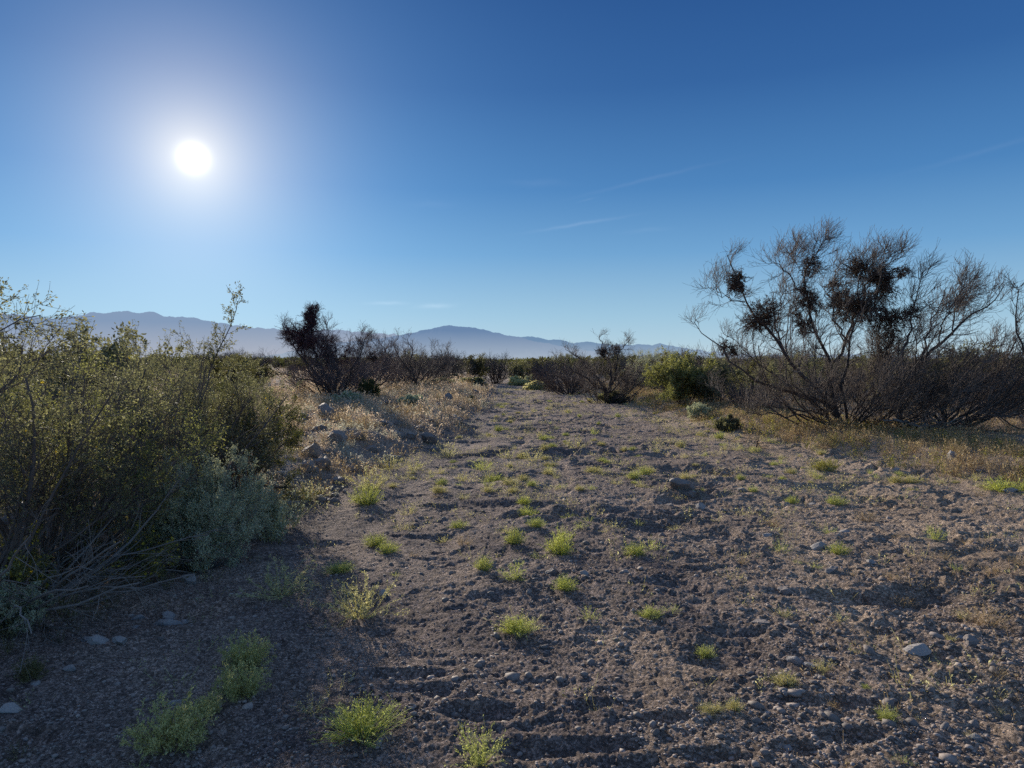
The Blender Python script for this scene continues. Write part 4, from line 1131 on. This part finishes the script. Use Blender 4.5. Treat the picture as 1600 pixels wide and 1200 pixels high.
TUFTS = [  # px, py(base), kind, width px, material, label
    (270, 1165, 'feathery', 140, 'feather', 'widest feathery green plant, in shade at the bottom'),
    (326, 1115, 'feathery', 50, 'feather', 'small dim feathery plant touching the widest one'),
    (375, 1088, 'feathery', 80, 'feather', 'feathery green plant in the middle of the shaded trio'),
    (386, 1045, 'feathery', 88, 'feather', 'feathery green plant highest of the shaded trio'),
    (566, 1148, 'cushion', 112, 'tuft_bright', 'large soft yellow-green cushion plant near the bottom of the wash'),
    (750, 1196, 'wiry', 95, 'tuft', 'thin-stemmed green plant cut by the bottom edge below the deep hollow'),
    (442, 934, 'wiry', 92, 'tuft_pale', 'wiry green plant with curved stems at the shadow edge'),
    (563, 963, 'wiry', 98, 'tuft_pale', 'big wiry green plant casting long stem shadows'),
    (487, 1110, 'sparse', 60, 'tuft_pale', 'low grey twiggy plant lit in the sand near the shadow edge'),
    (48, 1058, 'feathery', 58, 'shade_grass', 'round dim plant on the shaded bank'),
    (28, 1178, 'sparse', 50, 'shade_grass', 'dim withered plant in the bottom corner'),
    (579, 765, 'wiry', 66, 'tuft_pale', 'tall pale wiry plant at the foot of the rocky bank'),
    (478, 782, 'straw', 66, 'tuft_pale', 'pale grassy tuft where the shaded bank meets the wash'),
    (573, 787, 'cushion', 46, 'tuft', 'compact green cushion below the tall pale wiry plant'),
    (640, 805, 'sparse', 34, 'tuft_pale', 'pale thin tuft right of the compact cushion'),
    (632, 829, 'sparse', 34, 'tuft_pale', 'flat pale tuft below the thin one'),
    (587, 855, 'cushion', 34, 'tuft', 'green tuft upper of a touching pair'),
    (607, 865, 'cushion', 28, 'tuft', 'green tuft lower of a touching pair'),
    (530, 894, 'cushion', 38, 'tuft', 'soft green tuft close to the long shadow of the saltbush'),
    (756, 735, 'wiry', 40, 'tuft', 'upright green tuft farthest up the smooth sand'),
    (717, 824, 'cushion', 28, 'tuft', 'round green tuft alone on smooth sand'),
    (725, 780, 'sparse', 22, 'tuft_pale', None), (819, 786, 'cushion', 28, 'tuft_bright', 'small bright cushion upper of a stacked pair'),
    (823, 802, 'cushion', 30, 'tuft_bright', 'small bright cushion lower of a stacked pair'), (838, 825, 'cushion', 24, 'tuft', None),
    (792, 833, 'sparse', 34, 'tuft_pale', None), (804, 850, 'cushion', 34, 'tuft', 'green cushion just above a bare patch of smooth sand'), (840, 870, 'sparse', 30, 'tuft', None),
    (880, 846, 'wiry', 44, 'tuft_bright', 'bright green tuft behind the largest of the middle group'), (874, 862, 'cushion', 46, 'tuft_bright', 'largest bright tuft of the middle group'),
    (890, 810, 'sparse', 28, 'tuft', None), (908, 826, 'sparse', 26, 'tuft', None), (919, 814, 'sparse', 22, 'tuft', None),
    (756, 891, 'cushion', 32, 'tuft', 'green tuft left of a pair in the middle sand'), (804, 905, 'wiry', 44, 'tuft', 'fuller green tuft right of a pair in the middle sand'),
    (883, 921, 'cushion', 36, 'tuft_bright', 'bright cushion below the brown stone'), (808, 988, 'cushion', 50, 'tuft_bright', 'bright green cushion nearest in the open middle sand'),
    (812, 982, 'sparse', 84, 'tuft_pale', 'pale spreading stems ringing the nearest bright cushion'),
    (921, 966, 'sparse', 38, 'tuft', 'thin green tuft beside a shaded hollow'), (998, 816, 'sparse', 18, 'tuft', None), (992, 866, 'cushion', 34, 'tuft', 'green tuft left of a touching pair on the gravel'),
    (1020, 856, 'sparse', 38, 'tuft', 'looser green tuft right of a touching pair on the gravel'), (1017, 963, 'cushion', 34, 'tuft', 'green tuft left of the pair in rough sand'), (1050, 957, 'sparse', 30, 'tuft', 'small loose tuft right of the pair in rough sand'),
    (831, 762, 'cushion', 17, 'tuft', None), (804, 762, 'sparse', 30, 'tuft_pale', None), (869, 748, 'sparse', 22, 'tuft_pale', None), (873, 763, 'sparse', 17, 'tuft_pale', None),
    (833, 721, 'sparse', 45, 'tuft_pale', None), (792, 716, 'sparse', 32, 'tuft_pale', None), (763, 760, 'sparse', 28, 'tuft', None), (683, 780, 'sparse', 28, 'straw', None), (725, 851, 'sparse', 30, 'straw', None), (694, 842, 'sparse', 28, 'tuft_pale', None),
    (617, 899, 'sparse', 20, 'tuft', None), (646, 869, 'sparse', 18, 'straw', None),
    (1102, 1015, 'cushion', 34, 'tuft', 'green tuft alone left of the shaded hollows'), (1227, 1071, 'cushion', 42, 'tuft_pale', 'full pale green tuft below the round tan stone'), (1285, 1047, 'wiry', 36, 'tuft_pale', 'upright pale green tuft right beside the flat grey stone'),
    (1112, 1110, 'cushion', 36, 'tuft_pale', 'left half of the wide twin tuft near the bottom'), (1148, 1108, 'cushion', 34, 'tuft_pale', 'right half of the wide twin tuft near the bottom'),
    (1387, 1131, 'cushion', 36, 'tuft', 'green tuft above the bottom edge in rough ground'), (1515, 1158, 'sparse', 24, 'tuft_pale', None), (1410, 1198, 'sparse', 36, 'tuft', 'pale tuft cut by the bottom edge'),
    (1225, 967, 'sparse', 34, 'tuft_pale', None), (1312, 974, 'sparse', 28, 'tuft_pale', None), (1221, 861, 'sparse', 34, 'tuft', 'flat green tuft left of the blue-grey stone'), (1310, 864, 'cushion', 32, 'tuft', 'green tuft right of the blue-grey stone'),
    (1306, 787, 'cushion', 30, 'tuft', 'round green tuft on the upper sand'), (1462, 840, 'wiry', 30, 'tuft', 'upright tuft half green half straw on rippled sand'), (1406, 842, 'sparse', 26, 'straw', None),
    (1573, 767, 'cushion', 54, 'tuft_bright', 'bright green tuft at the bank edge behind the pale flat stone'), (1483, 998, 'wiry', 28, 'tuft_pale', 'pale tuft above the tan and dark stones'), (1504, 955, 'straw', 30, 'tuft_pale', None),
    (1542, 970, 'straw', 58, 'straw', 'largest straw-coloured tuft on the trampled sand'), (1562, 1060, 'straw', 30, 'straw', None), (1394, 908, 'straw', 30, 'straw', None), (1412, 932, 'straw', 30, 'straw', None), (1494, 893, 'sparse', 22, 'tuft', None),
    (1477, 872, 'straw', 26, 'straw', None), (1237, 786, 'cushion', 20, 'tuft', None), (1296, 832, 'sparse', 26, 'tuft', None), (1160, 882, 'wiry', 24, 'straw', None), (1275, 888, 'sparse', 24, 'tuft', None), (1246, 882, 'sparse', 16, 'tuft', None),
    (1352, 1085, 'cushion', 16, 'tuft', None), (1335, 1024, 'sparse', 22, 'tuft_pale', None), (1302, 1112, 'straw', 20, 'straw', None), (1054, 826, 'sparse', 24, 'tuft_pale', None), (1354, 814, 'straw', 34, 'straw', None), (1208, 822, 'straw', 24, 'straw', None),
    (1190, 700, 'straw', 30, 'straw', None), (1150, 705, 'sparse', 30, 'tuft_pale', None), (1290, 735, 'cushion', 40, 'olive', 'leafy green tuft at the foot of the bank grass'), (1400, 728, 'sparse', 36, 'olive', None),
    (1550, 895, 'sparse', 36, 'straw', None), (1590, 880, 'straw', 30, 'straw', None), (940, 740, 'sparse', 30, 'tuft_pale', None), (1000, 730, 'sparse', 30, 'tuft_pale', None), (900, 700, 'sparse', 40, 'tuft_pale', None), (650, 735, 'sparse', 40, 'tuft_pale', None),
    (700, 712, 'sparse', 50, 'tuft_pale', None), (610, 735, 'straw', 36, 'tuft_pale', None), (1436, 1130, 'sparse', 18, 'tuft_pale', None), (1560, 1110, 'sparse', 22, 'tuft_pale', None), (1330, 900, 'sparse', 22, 'straw', None), (1450, 950, 'sparse', 22, 'straw', None),
]
rt_ = np.random.default_rng(77)
for k in range(200):
    py = 608 + 165 * rt_.uniform(0, 1) ** .8
    Y_ = 1776.0 / (py - 562)
    l_, r_ = edges(np.array([0.0]), np.array([Y_]))
    x_ = rt_.uniform(l_[0] + .2, r_[0] + .1)
    px = 800 + x_ / Y_ * F_PX
    w_ = rt_.uniform(.07, .22) / Y_ * F_PX
    TUFTS.append((px, py, ['cushion', 'cushion', 'sparse', 'wiry'][k % 4], w_, ['tuft_pale', 'tuft', 'tuft', 'tuft_pale', 'tuft_pale'][k % 5], None))
GEN = {'tuft': ('tiny green tuft scattered on the open wash', 'tiny green tufts on the wash'), 'tuft_pale': ('tiny pale green tuft scattered on the open wash', 'tiny pale tufts on the wash'),
       'straw': ('small straw-coloured dry tuft scattered on the wash', 'small dry tufts on the wash'), 'olive': ('small olive tuft at the foot of the bank', 'small olive tufts')}
for k, (px, py, kd, w, m, lb) in enumerate(TUFTS):
    p = on_ground(px, py)
    s = w / F_PX * p[1]
    nm = {'cushion': 'green_tuft', 'wiry': 'wiry_plant', 'feathery': 'feathery_plant', 'sparse': 'sparse_tuft', 'straw': 'grass_tuft'}[kd]
    a, b = tuft_parts(kd, m, k % 4)
    root = link(nm, None, loc=p - np.array([0, 0, .004]), rz=float(R.uniform(0, 6.28)), s=(s * float(R.uniform(.8, 1.1)), s * float(R.uniform(.7, 1.25)), s * float(R.uniform(.6, 1.1)) * (1.35 if kd == 'feathery' else 1)))
    if kd == 'feathery': root.scale[0] *= .85; root.scale[1] *= .85
    link('stems', a, root); link('leaves', b, root)
    if lb:
        tag(root, lb, 'plant')
    else:
        g_ = GEN.get(m, GEN['tuft'])
        tag(root, g_[0], 'plant', g_[1])

# seed-head plants by the small saltbush
for k, (px, Y, h, lb) in enumerate([(420, 6.35, .42, 'pale stalky plant with seed heads against the dark saltbush'), (440, 6.9, .38, 'taller-stalked plant with pale tips nearest the sand')]):
    p = gpos(px, Y)
    rng = np.random.default_rng(700 + k)
    P, Rd = fan(22, h, (50, 88), .003, .03, .1, 6, .12, .002, .3, rng=rng)
    root = tag(link('seed_plant', None, loc=p), lb, 'plant')
    link('stems', Geo().add(*tubes(P, Rd, 3)).mesh('stems', M['feather']), root)
    link('leaves', Geo().add(*leaves(P, 30, .022, .2, .45, .7, .008, rng=rng)).mesh('leaves', M['salt']), root)

# ------------------------------------------------------------------ dead wood under the mesquites
def dead_branch(label, pts, Y, r, seed, cat='branch', m='grey_wood', name='dead_branch'):
    rng = np.random.default_rng(seed)
    P, Rd = poly_limb(pts, Y, -.3, r, r * .4, 12, .01, rng)
    for q in range(len(P)):
        P[q, 2] = max(P[q, 2], h1(P[q, 0], P[q, 1]) + r * .6)
    o0 = P[0].copy()
    g = Geo(); P = (P - o0)[None]; Rd = Rd[None]; g.add(*tubes(P, Rd, 8))
    P1, R1 = grow(P, Rd, 6, .5, .2, 1, (20, 50), 0, (0, 0, 0), .1, 6, .45, .3, .004, rng=rng)
    g.add(*tubes(P1, R1, 4))
    return tag(link(name, g.mesh(name, M[m], True), loc=o0), label, cat)


dead_branch('pale dead branch lying in front of the black shadow under the mesquites', [(1395, 655), (1430, 665), (1460, 680), (1500, 690)], 13.4, .025, 1)
dead_branch('thinner pale dead branch crossing above the lying one', [(1380, 657), (1420, 658), (1450, 672), (1478, 684)], 13.6, .018, 2)
dead_branch('short thick weathered log end poking from the shadow under the mesquites', [(1440, 676), (1458, 668), (1474, 660)], 13.7, .075, 3, 'log', name='log')
dead_branch('dark fallen branch behind the thick log end', [(1360, 672), (1420, 668), (1480, 672), (1560, 676)], 14.3, .05, 4, m='bark')
dead_branch('small twig stuck in the sand near the dark leafy shrub', [(1182, 698), (1184, 690), (1186, 684)], 11.6, .012, 5, 'twig', 'mistle', 'dead_twig')

# ------------------------------------------------------------------ sun, sky
SUN = direction(302, 247)
el = math.asin(SUN[2]); azs = math.atan2(SUN[0], SUN[1])       # azimuth clockwise from +Y
ld = bpy.data.lights.new('sun', 'SUN'); ld.energy = 5.0; ld.angle = math.radians(0.53); ld.color = (1.0, 0.90, 0.75)
lo = bpy.data.objects.new('sun', ld); COL.objects.link(lo)
lo.rotation_euler = Vector([float(c) for c in SUN]).to_track_quat('Z', 'Y').to_euler()
lo.location = (-8, 18, 12)

w = bpy.data.worlds.new('World'); scn.world = w; w.use_nodes = True
nt = w.node_tree; nt.nodes.clear(); L = nt.links
sky = node(nt, 'ShaderNodeTexSky', sky_type='NISHITA', sun_disc=False, sun_elevation=el, sun_rotation=azs, altitude=300, air_density=1.0, dust_density=0.25, ozone_density=1.6)
tc = node(nt, 'ShaderNodeTexCoord')
dirv = tc.outputs['Generated']


def dotc(vec):
    n = node(nt, 'ShaderNodeVectorMath', operation='DOT_PRODUCT'); L.new(dirv, n.inputs[0]); n.inputs[1].default_value = [float(c) for c in vec]; return n.outputs['Value']


sepd = node(nt, 'ShaderNodeSeparateXYZ'); L.new(dirv, sepd.inputs[0])
ramp = node(nt, 'ShaderNodeValToRGB')
elv = math_(nt, 'MULTIPLY', math_(nt, 'MAXIMUM', sepd.outputs[2], 0.0), 1.0)
L.new(elv, ramp.inputs[0])


def lin(c):
    return [((v / 255 + .055) / 1.055) ** 2.4 if v > 10 else v / 255 / 12.92 for v in c]


stops = [(0.0, (188, 213, 226)), (0.03, (172, 206, 226)), (0.06, (157, 198, 224)), (0.145, (111, 165, 212)), (0.23, (76, 133, 191)), (0.35, (50, 100, 162)), (0.46, (38, 84, 146)), (0.62, (74, 108, 158)), (1.0, (114, 136, 172))]  # last two stops, above the view, brightened past a real zenith to fill shade
while len(ramp.color_ramp.elements) < len(stops):
    ramp.color_ramp.elements.new(0.5)
for e, (p_, c_) in zip(ramp.color_ramp.elements, stops):
    e.position = p_; e.color = (*lin(c_), 1)
sm = node(nt, 'ShaderNodeVectorMath', operation='SCALE'); L.new(ramp.outputs[0], sm.inputs[0]); sm.inputs['Scale'].default_value = 9.4
sc_ = node(nt, 'ShaderNodeVectorMath', operation='MINIMUM'); L.new(sky.outputs[0], sc_.inputs[0]); sc_.inputs[1].default_value = (14, 14, 14)
sn = node(nt, 'ShaderNodeVectorMath', operation='SCALE'); L.new(sc_.outputs[0], sn.inputs[0]); sn.inputs['Scale'].default_value = 0.035
bal = node(nt, 'ShaderNodeVectorMath', operation='ADD'); L.new(sm.outputs[0], bal.inputs[0]); L.new(sn.outputs[0], bal.inputs[1]); bal = bal.outputs[0]
ang = math_(nt, 'ARCCOSINE', math_(nt, 'MINIMUM', dotc(SUN), 0.999999))      # radians from the sun


def lobe(width, p):
    return math_(nt, 'EXPONENT', math_(nt, 'MULTIPLY', math_(nt, 'POWER', math_(nt, 'DIVIDE', ang, math.radians(width)), p), -1.0))


def scale_col(v, col):
    c = node(nt, 'ShaderNodeVectorMath', operation='SCALE'); c.inputs[0].default_value = col; L.new(v, c.inputs['Scale']); return c.outputs[0]


def vadd(a, b):
    c = node(nt, 'ShaderNodeVectorMath', operation='ADD'); L.new(a, c.inputs[0]); L.new(b, c.inputs[1]); return c.outputs[0]


glow = vadd(scale_col(lobe(0.78, 2.0), (13, 12, 10)), scale_col(lobe(2.4, 1.6), (3.2, 2.6, 1.4)))
glow = vadd(glow, scale_col(lobe(6.3, 1.5), (5.0, 3.9, 2.2)))
glow = vadd(glow, scale_col(lobe(18.0, 2.0), (0.5, 1.1, 1.9)))
SKYOUT = vadd(bal, glow)
# thin high cirrus streaks
for (px, py, hl, wd, tilt, amp) in [(905, 350, 60, 2.2, 8, 1.0), (1010, 281, 85, 2.5, 11, .45), (840, 286, 40, 5, -2, .3), (605, 474, 26, 2.5, 2, 1.3), (680, 478, 24, 3.5, 3, 1.6), (1010, 360, 30, 3, 2, .35), (918, 312, 12, 1.4, 12, .4), (1540, 235, 70, 3, 10, .3), (1500, 548, 260, 12, 0, .8), (675, 320, 30, 5, 0, .25)]:
    c = direction(px, py)
    rt = unit(np.cross(c, np.array([0, 0, 1.0]))); u_ = np.cross(rt, c)
    t_ = math.radians(tilt)
    e1 = rt * math.cos(t_) + u_ * math.sin(t_); e2 = -rt * math.sin(t_) + u_ * math.cos(t_)
    f = F_PX
    a = math_(nt, 'POWER', math_(nt, 'MULTIPLY', dotc(e1), f / hl), 2.0)
    wz = node(nt, 'ShaderNodeTexNoise', _Scale=30.0, _Detail=4.0); L.new(dirv, wz.inputs['Vector'])
    v = math_(nt, 'ADD', math_(nt, 'MULTIPLY', dotc(e2), f / wd), math_(nt, 'MULTIPLY', math_(nt, 'SUBTRACT', wz.outputs['Fac'], .5), 2.5))
    b = math_(nt, 'POWER', v, 2.0)
    ex = math_(nt, 'EXPONENT', math_(nt, 'MULTIPLY', math_(nt, 'ADD', a, b), -1.0))
    fr = math_(nt, 'GREATER_THAN', dotc(c), 0.0)
    SKYOUT = vadd(SKYOUT, scale_col(math_(nt, 'MULTIPLY', ex, fr), (.5 * amp, .45 * amp, .4 * amp)))
bg = node(nt, 'ShaderNodeBackground', _Strength=0.1); L.new(SKYOUT, bg.inputs[0])
o = node(nt, 'ShaderNodeOutputWorld'); L.new(bg.outputs[0], o.inputs[0])

# ------------------------------------------------------------------ camera
cd = bpy.data.cameras.new('camera'); cam = bpy.data.objects.new('camera', cd); COL.objects.link(cam)
cd.sensor_width = 36; cd.lens = 36 * F_PX / 1600; cd.clip_start = 0.05; cd.clip_end = 120000
cam.location = (0, 0, CAM_H); cam.rotation_euler = (PI / 2 - PITCH, 0, 0)
scn.camera = cam
scn.view_settings.view_transform = 'Standard'; scn.view_settings.look = 'None'; scn.view_settings.exposure = 0; scn.view_settings.gamma = 1
scn.cycles.use_denoising = False
scn.cycles.max_bounces = 6; scn.cycles.transparent_max_bounces = 4; scn.cycles.diffuse_bounces = 3
